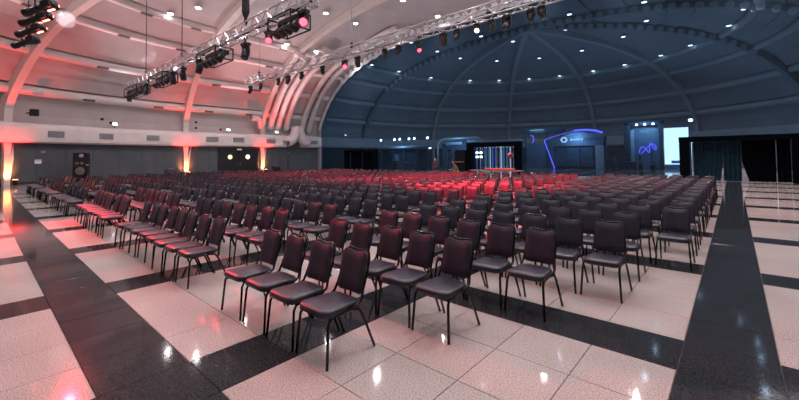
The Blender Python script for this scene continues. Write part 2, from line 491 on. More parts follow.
rib('trim_9', R2, 1.0, 'shadowed arch half with discs above the far booths', discs=-1, strut=False)
n_ = 10
for a in (30, 60, 90, 120, 150):
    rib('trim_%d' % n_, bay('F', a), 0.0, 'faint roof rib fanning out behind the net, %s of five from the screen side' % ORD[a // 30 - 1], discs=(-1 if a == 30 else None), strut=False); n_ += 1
for a in (240, 270, 300, 330):
    rib('trim_%d' % n_, bay('N', a), 0.0, 'roof rib of the rounded near end, %s after the dark wall' % ORD[a // 30 - 8], strut=False); n_ += 1

# curved round ducts climbing the vault either side of the third bay
def climbing(y, s0, s1, r=0.36):
    pts = []
    for i in range(15):
        s = s0 + (s1 - s0) * i / 14; d, z = prof(s, 0.27 - r); pts.append((AX - d, y, z))
    p0 = pts[0]; pts = [(p0[0] - 0.5, y, p0[2] - 0.25)] + pts
    if s1 < s_at_d(15):
        p1 = pts[-1]; d, z = prof(s1 + 0.35, 0.2 - r); pts.append((AX - d, y - 0.25, z)); d, z = prof(s1 + 0.5, 0.2 - r); pts.append((AX - d, y - 1.5, z))
    m = MB(); m.tube(pts, r, 10); m.build('vertical_duct', DUCT, ceiling, smooth=True)
for y, s1 in ((23.25, s_at_d(18.4)), (24.3, s_at_d(17.6)), (25.35, s_at_d(16.6))): climbing(y, s_at_z(5.2), s1)
for y, s1 in ((27.6, s_at_d(9)), (28.7, s_at_d(8))): climbing(y, s_at_z(5.0), s1, 0.33)
# ledge elbow that ends short of the third rib
m = MB(); m.tube([(-40.45, 20.6, 6.2), (-40.45, 21.2, 6.2), (-40.5, 21.55, 6.0), (-40.6, 21.7, 5.6), (-40.7, 21.7, 5.1)], 0.3, 10); m.build('ledge_elbow', DUCT, ceiling, smooth=True)

# ------------------------------------------------------------------ roof downlights
DL = []
for y in (16.1, 20.4, 23.95, 29.0, 32.2, 37.2):
    for d in (17.0, 10.7, 4.7):
        rn = {17.0: 'outer', 10.7: 'middle', 4.7: 'crown'}[d]; q = ORD[int((y - 14) // 4.1)]
        DL += [(AX - d, y, 'round downlight, %s row on the double-door side, %s along the vault' % (rn, q)), (AX + d, y, 'round downlight, %s row on the walkway side, %s along the vault' % (rn, q))]
for d, angs in ((17.0, (5, 20, 40.7, 54, 69.6, 83.2, 98.1, 112.2, 126.7, 141.6, 163.6)), (10.8, (21, 47, 77, 105, 134, 163)), (4.2, (45, 135))):
    for q, a in enumerate(angs): DL.append((AX + d * math.cos(math.radians(a)), YF + d * math.sin(math.radians(a)), 'round downlight behind the net, %s ring, %s from the screen side' % ({17.0: 'outer', 10.8: 'middle', 4.2: 'crown'}[d], ORD[q])))
for d, angs in ((17.0, (194, 222, 238, 255, 270, 285, 300, 318, 335, 350)), (15.2, (190,)), (10.8, (227, 257, 283, 313, 343)), (4.2, (225, 315))):
    for q, a in enumerate(angs): DL.append((AX + d * math.cos(math.radians(a)), YN + d * math.sin(math.radians(a)), 'round downlight of the near end, %s ring, %s from the first rib' % ({17.0: 'outer', 15.2: 'second', 10.8: 'middle', 4.2: 'crown'}[d], ORD[q])))
dlm = MB(); dlm.lathe([(0.27, 0.10), (0.27, 0.0), (0.21, -0.02)], 14); dlm_me = dlm.mesh('housing', RIB)
dll = MB(); dll.lathe([(0.2, -0.015), (0.2, -0.03), (0.12, -0.04)], 14); dll_me = dll.mesh('lens', LAMP)
for i, (x, y, lab) in enumerate(DL):
    yy = min(max(y, YN), YF); d = math.hypot(x - AX, y - yy); z = z_at_d(d) + 0.2
    behind = y > 30.5
    o = thing('ceiling_light', lab, 'ceiling light', (x, y, z - 0.1), 0,
              'downlights seen through the net' if behind else 'downlights of the pale vault')
    link('housing', dlm_me, o); link('lens', dll_me, o)
    light('downlight_beam', 'SPOT', (x, y, z - 0.19), DOWN_W * 5.6, (1.0, 0.94, 0.95), None, 0.12, 146, 1.0)

# ------------------------------------------------------------------ uplights at the rib feet
def uplight(x, y, aim, tgt, label, power):
    o = thing('uplight', label, 'stage light', (x, y, 0), 0, 'uplights at the rib feet')
    m = MB(); m.bbox((0, 0, 0.06), 0.3, 0.3, 0.1, 0.02); m.build('base', BLACK, o)
    m = MB(); m.lathe([(0.1, 0.1), (0.14, 0.16), (0.16, 0.36), (0.15, 0.38)], 12); m.build('head', BLACK, o, True)
    m = MB(); m.lathe([(0.135, 0.38), (0.135, 0.386), (0.05, 0.39)], 12); m.build('lens', glow('uplight_lens', (1.0, 0.22, 0.08), 25), o)
    light('uplight_beam', 'SPOT', (x, y, 0.45), power, (1.0, 0.03, 0.025), aim, 0.1, 72, 0.9)
    light('uplight_core', 'SPOT', (x, y, 0.42), power * 0.2, (1.0, 0.27, 0.075), tgt, 0.08, 80, 0.9)
def rib_foot(b, t, off): 
    p = bpos(b, t, 0.1, -off); return p
for b, t, lab in ((bay('N', 180), 1.0, 'black uplight at the foot of the rib nearest the empty floor'), (L0, 0.0, 'black uplight at the foot of the middle wall rib'), (L0, 1.0, 'black uplight at the foot of the rib beside the double doors')):
    p = rib_foot(b, t, 0.95); a = bpos(b, t, s_at_z(9), 0)
    tg = bpos(b, t, 1.0, 0); uplight(p.x, p.y, (a.x, a.y, a.z), tg, lab, UP_W)

# pale floodlights on the wall duct, most of them added to brighten the vault
FLW = 230.0
for i, (b, t) in enumerate(((bay('N', 210), 0.5), (bay('N', 180), 0.47), (L0, 0.5), (L1, 0.2), (R1, 0.5), (R0, 0.5), (bay('N', 330), 0.5), (bay('N', 300), 0.5), (L2, 0.5), (R2, 0.5))):
    p = Vector((*plan(b, t, 24.85), 4.42)); q = Vector((*plan(b, t, 12.0), 14.0))
    o = thing('floodlight', 'small floodlight on top of the wall duct, %s of a mostly added row' % ORD[i], 'floodlight', p, 0, 'mostly added floodlights along the wall duct')
    M, _ = along((0, 0, 0.3), Vector((0, 0, 0.3)) + (q - p).normalized())
    m = MB(); m.bbox((0, 0, 0), 0.4, 0.3, 0.16, 0.02, M); m.build('housing', GRILLE, o)
    m = MB(); m.bbox((0, 0, 0.085), 0.34, 0.24, 0.02, 0.004, M); m.build('lens', glow('flood_lens', (1.0, 0.93, 0.9), 6), o)
    m = MB(); m.tube([(0, 0, 0), (0, 0, 0.25)], 0.03, 6); m.build('bracket', BLACK, o)
    light('flood_fill_beam', 'SPOT', p + Vector((0, 0, 0.3)) + (q - p).normalized() * 0.2, FLW * 7.0, (1.0, 0.92, 0.94), q, 0.2, 84, 0.8)

# ------------------------------------------------------------------ double doors, wall fittings, speaker stack
dr = thing('door_1', 'black double doors with two round lit windows in the dark wall', None, (-41.22, 19.45, 0)); dr['kind'] = 'structure'
m = MB(); m.box(-0.06, 0.06, -2.25, -2.12, 0, 2.75).box(-0.06, 0.06, 2.12, 2.25, 0, 2.75).box(-0.06, 0.06, -2.25, 2.25, 2.62, 2.75); m.build('door_frame', BASEB, dr)
for sg in (-1, 1):
    m = MB(); m.bbox((0.02, sg * 1.06, 1.31), 0.07, 2.08, 2.6, 0.01); leaf = m.build('door_leaf', DOORM, dr)
    M = Matrix.Translation((0.06, sg * 1.0, 1.84)) @ Matrix.Rotation(PI / 2, 4, 'Y')
    m = MB(); m.lathe([(0.25, 0), (0.25, 0.015), (0.2, 0.02)], 18, M)
    m.build('round_window', glow('window_yellow', (0.80, 0.85, 0.45), 1.2) if sg < 0 else glow('window_white', (1.0, 0.98, 0.85), 1.6), leaf)
    m = MB(); m.tube([(0.05, sg * 0.12, 0.9), (0.12, sg * 0.12, 0.92), (0.12, sg * 0.12, 1.2), (0.05, sg * 0.12, 1.22)], 0.015, 6); m.build('pull_handle', STEEL, leaf)
o = thing('exit_sign', 'small pale sign mounted over the black double doors', 'sign', (-41.0, 19.4, 2.66))
m = MB(); m.bbox((0, 0, 0.0), 0.08, 0.55, 0.18, 0.01); m.build('sign_case', mat('sign_case', (0.4, 0.42, 0.36), 0.5, var=0.1), o)
m = MB(); m.box(0.041, 0.046, -0.22, -0.05, -0.06, 0.06).box(0.041, 0.046, 0.05, 0.22, -0.06, 0.06); m.build('sign_face', glow('sign_face', (0.7, 0.75, 0.5), 0.6), o)

def on_wall(angle, z, d=RW - 0.02):
    th = math.radians(angle); return Vector((AX + d * math.cos(th), YN + d * math.sin(th), z)), th
for ang, z, wd, hh, nm, lab, mm in ((205.6, 1.6, 0.42, 0.3, 'notice', 'small white notice on the dark wall beside the rib', WHITEF), (204.9, 2.33, 0.3, 0.16, 'junction_box', 'grey junction box high on the dark wall', GRILLE)):
    p, th = on_wall(ang, z); o = thing(nm, lab, nm.replace('_', ' '), p, th)
    m = MB(); m.bbox((-0.02, 0, 0), 0.04, wd, hh, 0.006); m.build('plate', mm, o)
    m = MB(); m.box(-0.046, -0.04, -wd * 0.4, wd * 0.4, hh * 0.15, hh * 0.3); m.build('line', GRILLE, o)
p, th = on_wall(207.3, 5.15, 24.7)
o = thing('wall_speaker', 'small black loudspeaker mounted beside the first rib', 'loudspeaker', p, th)
m = MB(); m.bbox((-0.2, 0, 0), 0.35, 0.42, 0.5, 0.02); m.build('cabinet', BLACK, o)
m = MB(); m.box(-0.02, 0.55, -0.04, 0.04, -0.05, 0.05); m.build('bracket', BLACK, o)
for i, (x, y, z) in enumerate(((-39.6, 7.0, 5.1), (-39.78, 7.64, 4.85), (-40.6, 14.75, 5.38), (-40.6, 14.75, 4.8), (-40.6, 17.2, 4.75))):
    o = thing('security_camera', ['dark camera above the duct, higher of the near two', 'dark camera above the duct, lower of the near two', 'dark camera beside the middle rib, upper one', 'dark camera beside the middle rib, lower one', 'lone dark camera above the double doors'][i], 'camera', (x, y, z), 0, 'cameras above the wall duct')
    m = MB(); m.tube([(-0.3, 0, 0.1), (0, 0, 0.1)], 0.02, 5); m.build('arm', BLACK, o)
    m = MB(); m.lathe([(0.05, 0.1), (0.12, 0.06), (0.12, -0.04), (0.07, -0.11)], 10); m.build('dome', BLACK, o, True)
o = thing('loudspeaker_stack', 'tall black loudspeaker stack against the dark wall', 'loudspeaker', (-37.9, 5.46, 0), math.radians(-20))
m = MB(); m.bbox((0, 0, 0.6), 0.8, 0.9, 1.2, 0.02); sub = m.build('bass_cabinet', BLACK, o)
m = MB(); m.bbox((0, 0, 1.73), 0.7, 0.9, 1.04, 0.02); top = m.build('top_cabinet', BLACK, o)
GREYC = mat('speaker_cone', (0.16, 0.12, 0.12), 0.6, var=0.2)
def cone(par, y, z, r, x, mm=GREYC):
    M = Matrix.Translation((x, y, z)) @ Matrix.Rotation(PI / 2, 4, 'Y')
    m = MB(); m.lathe([(r, 0), (r, 0.02), (r * 0.85, 0.03), (r * 0.4, -0.0), (r * 0.25, 0.03)], 14, M); m.build('cone', mm, par, True)
cone(sub, 0, 0.85, 0.3, 0.4); cone(top, -0.22, 1.42, 0.12, 0.35); cone(top, 0.08, 1.42, 0.12, 0.35); cone(top, 0.05, 2.02, 0.15, 0.35, mat('horn', (0.4, 0.33, 0.34), 0.5, var=0.1))
m = MB(); m.bbox((0.36, 0.44, 1.3), 0.03, 0.22, 0.05, 0.005); m.build('name_plate', WHITEF, top)
o = thing('wall_post', 'thin black pole leaning in front of the dark wall', 'pole', (-41.0, 25.5, 0))
m = MB(); m.tube([(0, 0, 0.02), (0, 0, 2.25)], 0.035, 6); m.build('pole', BLACK, o)
m = MB(); m.lathe([(0.2, 0), (0.2, 0.03), (0.05, 0.05)], 10); m.build('foot_plate', BLACK, o)
m = MB(); m.bbox((0, 0, 2.3), 0.1, 0.16, 0.16, 0.02); m.build('cap', GRILLE, o)
for x, y, lab in ((-38.6, 11.9, 'small black floor monitor before the middle rib'), (-39.3, 22.9, 'small black floor monitor just past the double doors')):
    o = thing('floor_monitor', lab, 'loudspeaker', (x, y, 0), 0, 'floor monitors along the dark wall')
    m = MB(); m.prism([(-0.35, 0), (0.35, 0), (0.2, 0.6), (-0.2, 0.75), (-0.35, 0.6)], -0.4, 0.4, Matrix.Identity(4)); m.build('cabinet', BLACK, o)
    m = MB(); m.tube([(0.0, -0.2, 0.7), (0.0, -0.2, 0.8), (0.0, 0.2, 0.8), (0, 0.2, 0.7)], 0.02, 5); m.build('handle', STEEL, o)

# ------------------------------------------------------------------ the big net curtain with doorway openings
SY = 30.36
OPEN = [(-17.65, -13.55, 2.42), (-2.05, 2.75, 2.36)]
xs = sorted(set([AX - 25.2 + 0.6 * i for i in range(85)] + [o[0] for o in OPEN] + [o[1] for o in OPEN]))
xs = [x for x in xs if abs(x - AX) < 25.25]
m = MB()
for a, b in zip(xs[:-1], xs[1:]):
    z0 = 0.01
    for o in OPEN:
        if a >= o[0] - 1e-6 and b <= o[1] + 1e-6: z0 = o[2]
    za = max(z0 + 0.1, z_at_d(max(0.01, abs(a - AX))) - 0.3); zb = max(z0 + 0.1, z_at_d(max(0.01, abs(b - AX))) - 0.3)
    m._add([(a, SY, z0), (b, SY, z0), (b, SY, zb), (a, SY, za)], [(0, 1, 2, 3)])
net = m.build('net_curtain', SCRIM)
tag(net, 'huge sheer dark net curtain closing the arch across the hall', 'curtain')
# white scalloped hem tying the net to the arch
m = MB(); s = s_at_z(5.2); P0 = []
sc_n = 0
while s < ARC[-1] - 0.5:
    pts = []
    for k in range(7):
        q = s + 1.5 * k / 6; sag = 0.16 * math.sin(PI * k / 6)
        a = prof(q, -0.3); c = prof(q, -0.56 - sag); pts.append((a, c))
    for sg in (-1, 1):
        m.grid([[Vector((AX + sg * p[0][0], 30.06, p[0][1])) for p in pts], [Vector((AX + sg * p[1][0], 30.06, p[1][1])) for p in pts]])
    s += 1.5
m.build('hem', WHITEF, net)

# ------------------------------------------------------------------ black drape doorways
def wavy(x0, x1, y, z0, z1, n=24, amp=0.05, per=0.22, bottom=None, ph=0.0):
    P = [[], [], []]
    for i in range(n + 1):
        t = i / n; x = x0 + (x1 - x0) * t; yy = y + amp * math.sin(2 * PI * x / per + ph)
        for k, z in enumerate((z1, (z0 + z1) / 2, z0)):
            xx = x
            if bottom and k: xx = x + (bottom[0] * (1 - t) + bottom[1] * t) * (0.04 if k == 1 else 1.0)
            P[k].append(Vector((xx, yy * 1.0, z)))
    m = MB(); m.grid(P); return m
def doorway(name, label, x0, x1, y, h, post, val, dep=0.5):
    o = thing(name, label, 'drape', (0, 0, 0))
    for a, b in ((x0, x0 + post), (x1 - post, x1)):
        m = MB(); m.bbox(((a + b) / 2, y, h / 2), b - a, dep, h - 0.01, 0.03); m.build('post', DRAPE, o)
    m = MB(); m.bbox(((x0 + x1) / 2, y, h - val / 2 + 0.02), x1 - x0 + 0.02, dep + 0.02, val, 0.03); m.build('valance', DRAPE, o)
    return o
d1 = doorway('drape_doorway', 'black draped doorway framing glittering blue strips', -18.1, -13.1, 29.7, 2.8, 0.5, 0.38)
d2 = doorway('drape_doorway', 'wide black draped doorway at the end of the walkway', -2.5, 2.75, 28.6, 2.62, 0.48, 0.3)
for i, (a, b, bt, mm) in enumerate(((-1.86, -0.5, (0.0, -0.12), TEAL), (-0.5, 0.29, None, TEAL), (0.29, 1.69, (0.3, 0.0), DRAPE), (1.72, 2.27, None, DRAPE))):
    m = wavy(a, b, 28.97, 0.03, 2.34, 40, 0.05, 0.2, bt)
    c = m.build('hanging_drape', mm, None, True)
    tag(c, ['teal drape panel hanging beside the white screen', 'dark teal drape panel closing the end of the walkway', 'black drape panel gathered aside at its foot', 'narrow black drape panel at the outer post'][i], 'curtain', 'drape panels of the wide doorway')
d3 = doorway('drape_doorway', 'low black draped doorway beside the foot of the white arch', -35.2, -29.9, 29.75, 2.5, 0.5, 0.3)
for i, (a, b) in enumerate(((-34.7, -32.7), (-32.45, -30.4))):
    c = wavy(a, b, 30.14, 0.03, 2.25, 40, 0.06, 0.3).build('hanging_drape', DRAPE, None, True)
    tag(c, ['black drape panel in the low doorway, near the arch foot', 'black drape panel in the low doorway, away from the arch'][i], 'curtain', 'drape panels of the low doorway')

# ------------------------------------------------------------------ exhibition stands behind the net
NAVY = mat('stand_navy', (0.07, 0.09, 0.13), 0.6, var=0.2, scale=1.5)
PALE = mat('stand_pale', (0.45, 0.52, 0.6), 0.5, var=0.1, scale=2)
MIDB = mat('stand_blue', (0.16, 0.22, 0.30), 0.5, var=0.15, scale=1.5)
GLASS = mat('stand_glass', (0.10, 0.14, 0.19), 0.15, var=0.2, scale=1)
PURPLE = glow('purple_tube', (0.20, 0.15, 1.0), 8)
COOL = glow('cool_lamp', (0.75, 0.9, 1.0), 45)
LOGO = glow('logo_light', (0.75, 0.88, 1.0), 5)

# stand with a row of lamps above a pale header
o = thing('exhibition_stand', 'pale headed stand with a row of six lamps behind the net', 'exhibition stand', (0, 0, 0))
m = MB(); m.bbox((-31.5, 36.6, 1.3), 8.2, 0.2, 2.6, 0.03); m.build('back_wall', NAVY, o)
m = MB(); m.bbox((-31.5, 36.2, 2.85), 8.4, 0.5, 0.32, 0.04); hd = m.build('header', PALE, o)
for x in (-35.4, -33.4, -31.4, -29.4, -27.6):
    m = MB(); m.tube([(x, 36.2, 0), (x, 36.2, 2.75)], 0.06, 6); m.build('post', MIDB, o)
m = MB(); m.bbox((-30.5, 35.6, 0.5), 2.6, 0.5, 1.0, 0.04); m.build('counter', MIDB, o)
m = MB(); m.bbox((-33.2, 36.46, 1.55), 1.2, 0.06, 0.9, 0.02); m.build('poster', PALE, o)
for x in (-35.2, -32.75, -31.85, -30.3, -29.45, -27.4):
    m = MB(); m.tube([(x, 36.2, 3.0), (x, 36.15, 3.7), (x, 35.95, 3.85)], 0.03, 5); arm = m.build('lamp_arm', MIDB, o)
    m = MB(); m.lathe([(0.05, 0.12), (0.15, 0.02), (0.15, -0.03), (0.05, -0.06)], 10, Matrix.Translation((x, 35.9, 3.88)) @ Matrix.Rotation(math.radians(60), 4, 'X')); m.build('lamp', COOL, arm)

# stand under a rounded pale arch
o = thing('arch_stand', 'rounded pale tubular arch standing behind the tripod', 'exhibition stand', (0, 0, 0))
pts = [(-30.3, 42, 0), (-30.3, 42, 2.9)]
for k in range(1, 7):
    a = PI / 2 * k / 6; pts.append((-30.3 + 1.2 * (1 - math.cos(a)), 42, 2.9 + 1.1 * math.sin(a)))
pts += [(-24.6, 42, 4.0)]
for k in range(1, 7):
    a = PI / 2 * k / 6; pts.append((-24.6 + 1.2 * math.sin(a), 42, 2.9 + 1.1 * math.cos(a)))
pts += [(-23.4, 42, 0)]
m = MB(); m.tube(pts, 0.14, 8); m.build('arch', PALE, o, True)
m = MB(); m.bbox((-26.9, 42.8, 1.7), 6.4, 0.15, 3.4, 0.03); m.build('back_wall', NAVY, o)
m = MB(); m.bbox((-28.0, 42.6, 3.35), 2.6, 0.2, 0.36, 0.03); m.build('sign_board', PALE, o)
m = MB(); m.bbox((-25.3, 42.6, 3.6), 1.4, 0.2, 0.3, 0.03); m.build('sign_board', PALE, o)
o = thing('light_tower', 'slim post with three stacked white lamps beside the arch', 'lamp', (-30.0, 39.9, 0))
m = MB(); m.tube([(0, 0, 0), (0, 0, 3.1)], 0.05, 6); m.build('post', MIDB, o)
m = MB(); m.lathe([(0.3, 0), (0.3, 0.04), (0.06, 0.08)], 10); m.build('base', MIDB, o)
for z in (1.75, 2.3, 2.75):
    m = MB(); m.bbox((0, -0.1, z), 0.34, 0.12, 0.3, 0.04); m.build('lamp', COOL, o)
o = thing('equipment_case', 'tall dark equipment case left of the draped doorway', 'case', (-18.8, 29.7, 0))
m = MB(); m.bbox((0, 0, 1.15), 1.1, 0.5, 2.1, 0.03); m.build('body', mat('case_black', (0.004, 0.006, 0.009), 0.8, var=0.2, spec=0.1), o)
m = MB(); m.box(-0.5, 0.5, -0.32, -0.3, 1.1, 1.14); m.build('latch_strip', GRILLE, o)
for sx in (-1, 1):
    m = MB(); m.lathe([(0.06, 0.0), (0.06, 0.1)], 8, Matrix.Translation((sx * 0.45, 0, 0))); m.build('caster', BLACK, o)

# glittering strip curtain seen through the doorway
o = thing('strip_curtain', 'glittering blue and white hanging light strips inside the doorway', 'light curtain', (0, 33.6, 0))
m = MB(); m.tube([(-20.6, 0, 2.95), (-14.4, 0, 2.95)], 0.04, 6); m.build('rail', BLACK, o)
cols = [glow('strip_blue', (0.05, 0.18, 0.75), 0.32), glow('strip_teal', (0.03, 0.32, 0.45), 0.2), glow('strip_navy', (0.02, 0.04, 0.16), 0.15), glow('strip_white', (0.55, 0.8, 1.0), 0.42), glow('strip_violet', (0.2, 0.12, 0.7), 0.25)]
rs = random.Random(3); x = -20.4
while x < -14.5:
    ww = rs.uniform(0.07, 0.17); c = cols[rs.choice((0, 0, 1, 1, 2, 2, 2, 3, 4))]
    y = rs.uniform(-0.12, 0.12); zb = rs.uniform(0.02, 0.25)
    m = MB(); m.bbox((x, y, (2.9 + zb) / 2), ww, 0.02, 2.9 - zb, 0.005); m.build('strip', c, o); x += ww + rs.uniform(0.02, 0.1)
o = thing('blinder_lamp', 'white four-cell blinder lamp at the side of the doorway', 'stage light', (-18.6, 32.6, 0))
m = MB(); m.tube([(0, 0.06, 0), (0, 0.06, 2.5)], 0.04, 6); m.build('stand', BLACK, o)
m = MB(); m.bbox((0, 0.05, 1.75), 0.9, 0.08, 0.8, 0.02); pl = m.build('housing', BLACK, o)
for dx in (-0.22, 0.22):
    for dz in (-0.2, 0.2):
        m = MB(); m.bbox((dx, -0.01, 1.75 + dz), 0.26, 0.05, 0.2, 0.02); m.build('cell', glow('cell_lamp', (0.75, 0.9, 1.0), 3), pl)
o = thing('red_balloon', 'round orange-red ball hanging in the doorway', 'balloon', (-15.6, 33.1, 1.65))
m = MB(); m.lathe([(0.02, -0.28)] + [(0.26 * math.sin(PI * k / 8), -0.26 * math.cos(PI * k / 8)) for k in range(1, 8)] + [(0.02, 0.27)], 14); m.build('ball', mat('red_ball', (0.3, 0.04, 0.02), 0.6, var=0.1, emit=(0.8, 0.08, 0.03), est=0.04), o, True)
m = MB(); m.tube([(0, 0, 0.26), (0, 0.47, 1.3)], 0.008, 4); m.build('string', BLACK, o)

# big stand with purple neon and a lit logo
o = thing('neon_stand', 'dark stand outlined in purple neon with a lit diamond logo', 'exhibition stand', (0, 46, 0))
m = MB(); m.bbox((-13.4, 0.6, 1.9), 5.6, 0.3, 3.8, 0.03); m.build('back_wall', NAVY, o)
m = MB(); m.prism([(-16.75, 2.65), (-10.9, 2.65), (-10.7, 3.7), (-11.4, 4.05), (-13.6, 4.25), (-16.95, 3.45)], -0.25, 0.3, Matrix.Identity(4)); hd = m.build('header', MIDB, o)
m = MB(); m.bbox((-13.9, 0.0, 1.4), 4.2, 0.08, 2.3, 0.02); m.build('glass_front', GLASS, o)
for x in (-16.1, -14.7, -13.2, -11.8):
    m = MB(); m.bbox((x, -0.05, 1.32), 0.09, 0.14, 2.64, 0.02); m.build('post', NAVY, o)
m = MB(); m.bbox((-11.15, -0.1, 1.32), 0.75, 0.5, 2.64, 0.04); m.build('column', PALE, o)
m = MB(); m.tube([(-16.0, -0.3, 0.05), (-17.15, -0.3, 3.4), (-16.8, -0.3, 3.62)], 0.055, 6); m.build('neon_tube', PURPLE, o)
m = MB(); m.tube([(-16.8, -0.3, 3.62), (-15.2, -0.3, 4.05), (-13.7, -0.3, 4.4)], 0.03, 6); m.build('neon_tube', PURPLE, o)
m = MB(); m.tube([(-13.7, -0.35, 4.42), (-12.4, -0.35, 4.45), (-11.4, -0.35, 4.3), (-10.75, -0.35, 4.05)], 0.11, 8); m.build('neon_tube', PURPLE, o)
Mx = Matrix.Translation((-14.85, -0.3, 3.4))
m = MB(); m.prism([(-0.42, 0), (-0.2, -0.32), (0.2, -0.32), (0.42, 0), (0.2, 0.32), (-0.2, 0.32)], -0.04, 0.04, Mx); lg = m.build('logo', LOGO, hd)
m = MB(); m.box(-0.07, 0.07, -0.05, -0.04, -0.2, 0.2, Mx).box(-0.2, 0.2, -0.05, -0.04, -0.07, 0.07, Mx); m.build('logo_cross', NAVY, lg)
for k in range(5):
    m = MB(); x = -14.15 + 0.29 * k; m.box(x, x + 0.2, -0.33, -0.3, 3.28, 3.5); m.build('letter', LOGO, hd)
for k in range(6):
    m = MB(); x = -12.6 + 0.3 * k; m.box(x, x + 0.2, -0.27, -0.25, 3.2 + 0.1 * (k % 2), 3.55); m.build('letter', NAVY, hd)
o = thing('canopy_stand', 'dark flat canopy with a green-white light strip beside the neon stand', 'exhibition stand', (0, 47, 0))
m = MB(); m.bbox((-18.0, 0.6, 4.75), 5.0, 1.6, 0.6, 0.05); cp_ = m.build('canopy', NAVY, o)
m = MB(); m.box(-19.3, -17.6, -0.24, -0.2, 4.75, 4.85); m.build('light_strip', glow('green_strip', (0.75, 1.0, 0.8), 3), cp_)
for x in (-20.3, -17.6, -15.8):
    m = MB(); m.tube([(x, 0.6, 0), (x, 0.6, 4.5)], 0.08, 6); m.build('post', NAVY, o)
m = MB(); m.tube([(-19.1, -0.2, 3.2), (-18.85, -0.2, 3.55), (-18.95, -0.2, 4.0), (-19.25, -0.2, 4.2)], 0.05, 6); m.build('neon_arc', PURPLE, o)
m = MB(); m.bbox((-18.2, 1.0, 1.6), 4.2, 0.15, 3.2, 0.02); m.build('back_wall', MIDB, o)
m = MB(); m.bbox((-21.6, 0.3, 3.6), 1.9, 0.2, 0.42, 0.03); m.build('sign_board', PALE, o)

# portal stand with a purple knot sign
o = thing('portal_stand', 'dark portal stand with three lamps and a purple knot sign', 'exhibition stand', (0, 48, 0))
for a, b in ((-9.1, -8.6), (-5.9, -5.5)):
    m = MB(); m.bbox(((a + b) / 2, 0, 2.55), b - a, 0.6, 5.1, 0.03); m.build('post', NAVY, o)
m = MB(); m.bbox((-7.3, 0, 4.98), 3.6, 0.6, 0.34, 0.03); bm_ = m.build('beam', NAVY, o)
m = MB(); m.bbox((-7.1, 0.6, 2.3), 2.7, 0.1, 4.4, 0.02); m.build('back_wall', MIDB, o)
m = MB(); m.bbox((-8.33, -0.1, 2.5), 0.34, 0.1, 3.6, 0.02); m.build('white_column', PALE, o)
for x in (-7.85, -7.1, -6.35):
    m = MB(); m.lathe([(0.06, 0.15), (0.14, 0.0), (0.1, -0.04)], 10, Matrix.Translation((x, -0.35, 4.78))); m.build('lamp', COOL, bm_)
for x in (-7.35, -6.5):
    m = MB(); m.bbox((x, 0.5, 4.15), 0.7, 0.06, 0.18, 0.02); m.build('wall_light', glow('pale_strip', (0.6, 0.85, 0.9), 2), o)
pts = [(-6.95 + 0.62 * math.sin(2 * PI * k / 40) + 0.28 * math.sin(4 * PI * k / 40 + 0.4), 0.45 + 0.03 * math.cos(6 * PI * k / 40), 2.25 + 0.5 * math.sin(4 * PI * k / 40) * math.cos(2 * PI * k / 40) + 0.32 * math.cos(6 * PI * k / 40)) for k in range(41)]
m = MB(); m.tube(pts, 0.035, 5); m.build('neon_knot', PURPLE, o)
LEAF = mat('conifer_leaf', (0.012, 0.024, 0.02), 0.8, var=0.3, scale=6)
for i, (x, h, rr) in enumerate(((-7.45, 1.75, 0.36), (-6.35, 1.95, 0.4), (-8.45, 1.2, 0.3))):
    o = thing('potted_tree', ['dark potted conifer before the purple knot sign', 'tallest dark potted conifer before the portal stand', 'low dark potted shrub by the white column'][i], 'plant', (x, 46.6, 0), 0, 'potted trees before the portal stand')
    m = MB(); m.lathe([(0.2, 0), (0.28, 0.4), (0.3, 0.42)], 10); m.build('pot', BLACK, o)
    m = MB(); m.tube([(0, 0, 0.3), (0, 0, 0.8)], 0.04, 5); m.build('trunk', BLACK, o)
    rl = random.Random(i); m = MB()
    for k in range(260):
        t = rl.random(); a = rl.uniform(0, 2 * PI); r = rr * (1 - t) ** 0.7 * rl.uniform(0.5, 1.0) + 0.03; z = 0.45 + (h - 0.45) * t
        c = Vector((r * math.cos(a), r * math.sin(a), z)); q = Vector((math.cos(a), math.sin(a), rl.uniform(-0.5, 0.4))) * 0.2; w2 = Vector((-math.sin(a), math.cos(a), 0)) * 0.06
        m._add([c - w2, c + q * 0.5 + w2 * 0.4, c + q, c - q * 0.3 + w2], [(0, 1, 2, 3)])
    tag(m.build('foliage', LEAF, o), kind='stuff')

# projection screen
o = thing('projection_screen', 'bright white upright screen beside the wide draped doorway', 'screen', (0, 50, 0))
scm = bpy.data.materials.new('screen_picture'); scm.use_nodes = True; nt = scm.node_tree; nt.nodes.clear()
tc = nt.nodes.new('ShaderNodeTexCoord'); n = nt.nodes.new('ShaderNodeTexNoise'); n.inputs['Scale'].default_value = 1.4; nt.links.new(tc.outputs['Object'], n.inputs['Vector'])
r = nt.nodes.new('ShaderNodeValToRGB'); r.color_ramp.elements[0].color = (0.8, 0.85, 0.9, 1); r.color_ramp.elements[1].color = (1.0, 0.9, 0.86, 1); nt.links.new(n.outputs['Fac'], r.inputs['Fac'])
e = nt.nodes.new('ShaderNodeEmission'); e.inputs[1].default_value = 9.0; nt.links.new(r.outputs[0], e.inputs[0]); oo = nt.nodes.new('ShaderNodeOutputMaterial'); nt.links.new(e.outputs[0], oo.inputs[0])
m = MB(); m.bbox((-4.72, 0, 2.45), 2.3, 0.08, 3.95, 0.01); m.build('display', scm, o)
m = MB(); m.bbox((-4.72, 0.12, 2.4), 2.5, 0.14, 4.2, 0.02); m.build('casing', NAVY, o)
m = MB(); m.bbox((-4.72, 0.1, 0.18), 2.7, 0.7, 0.36, 0.03); m.build('plinth', MIDB, o)
m = MB(); m.bbox((-4.6, -0.06, 0.75), 1.0, 0.03, 0.3, 0.01); m.build('caption_patch', MIDB, o)
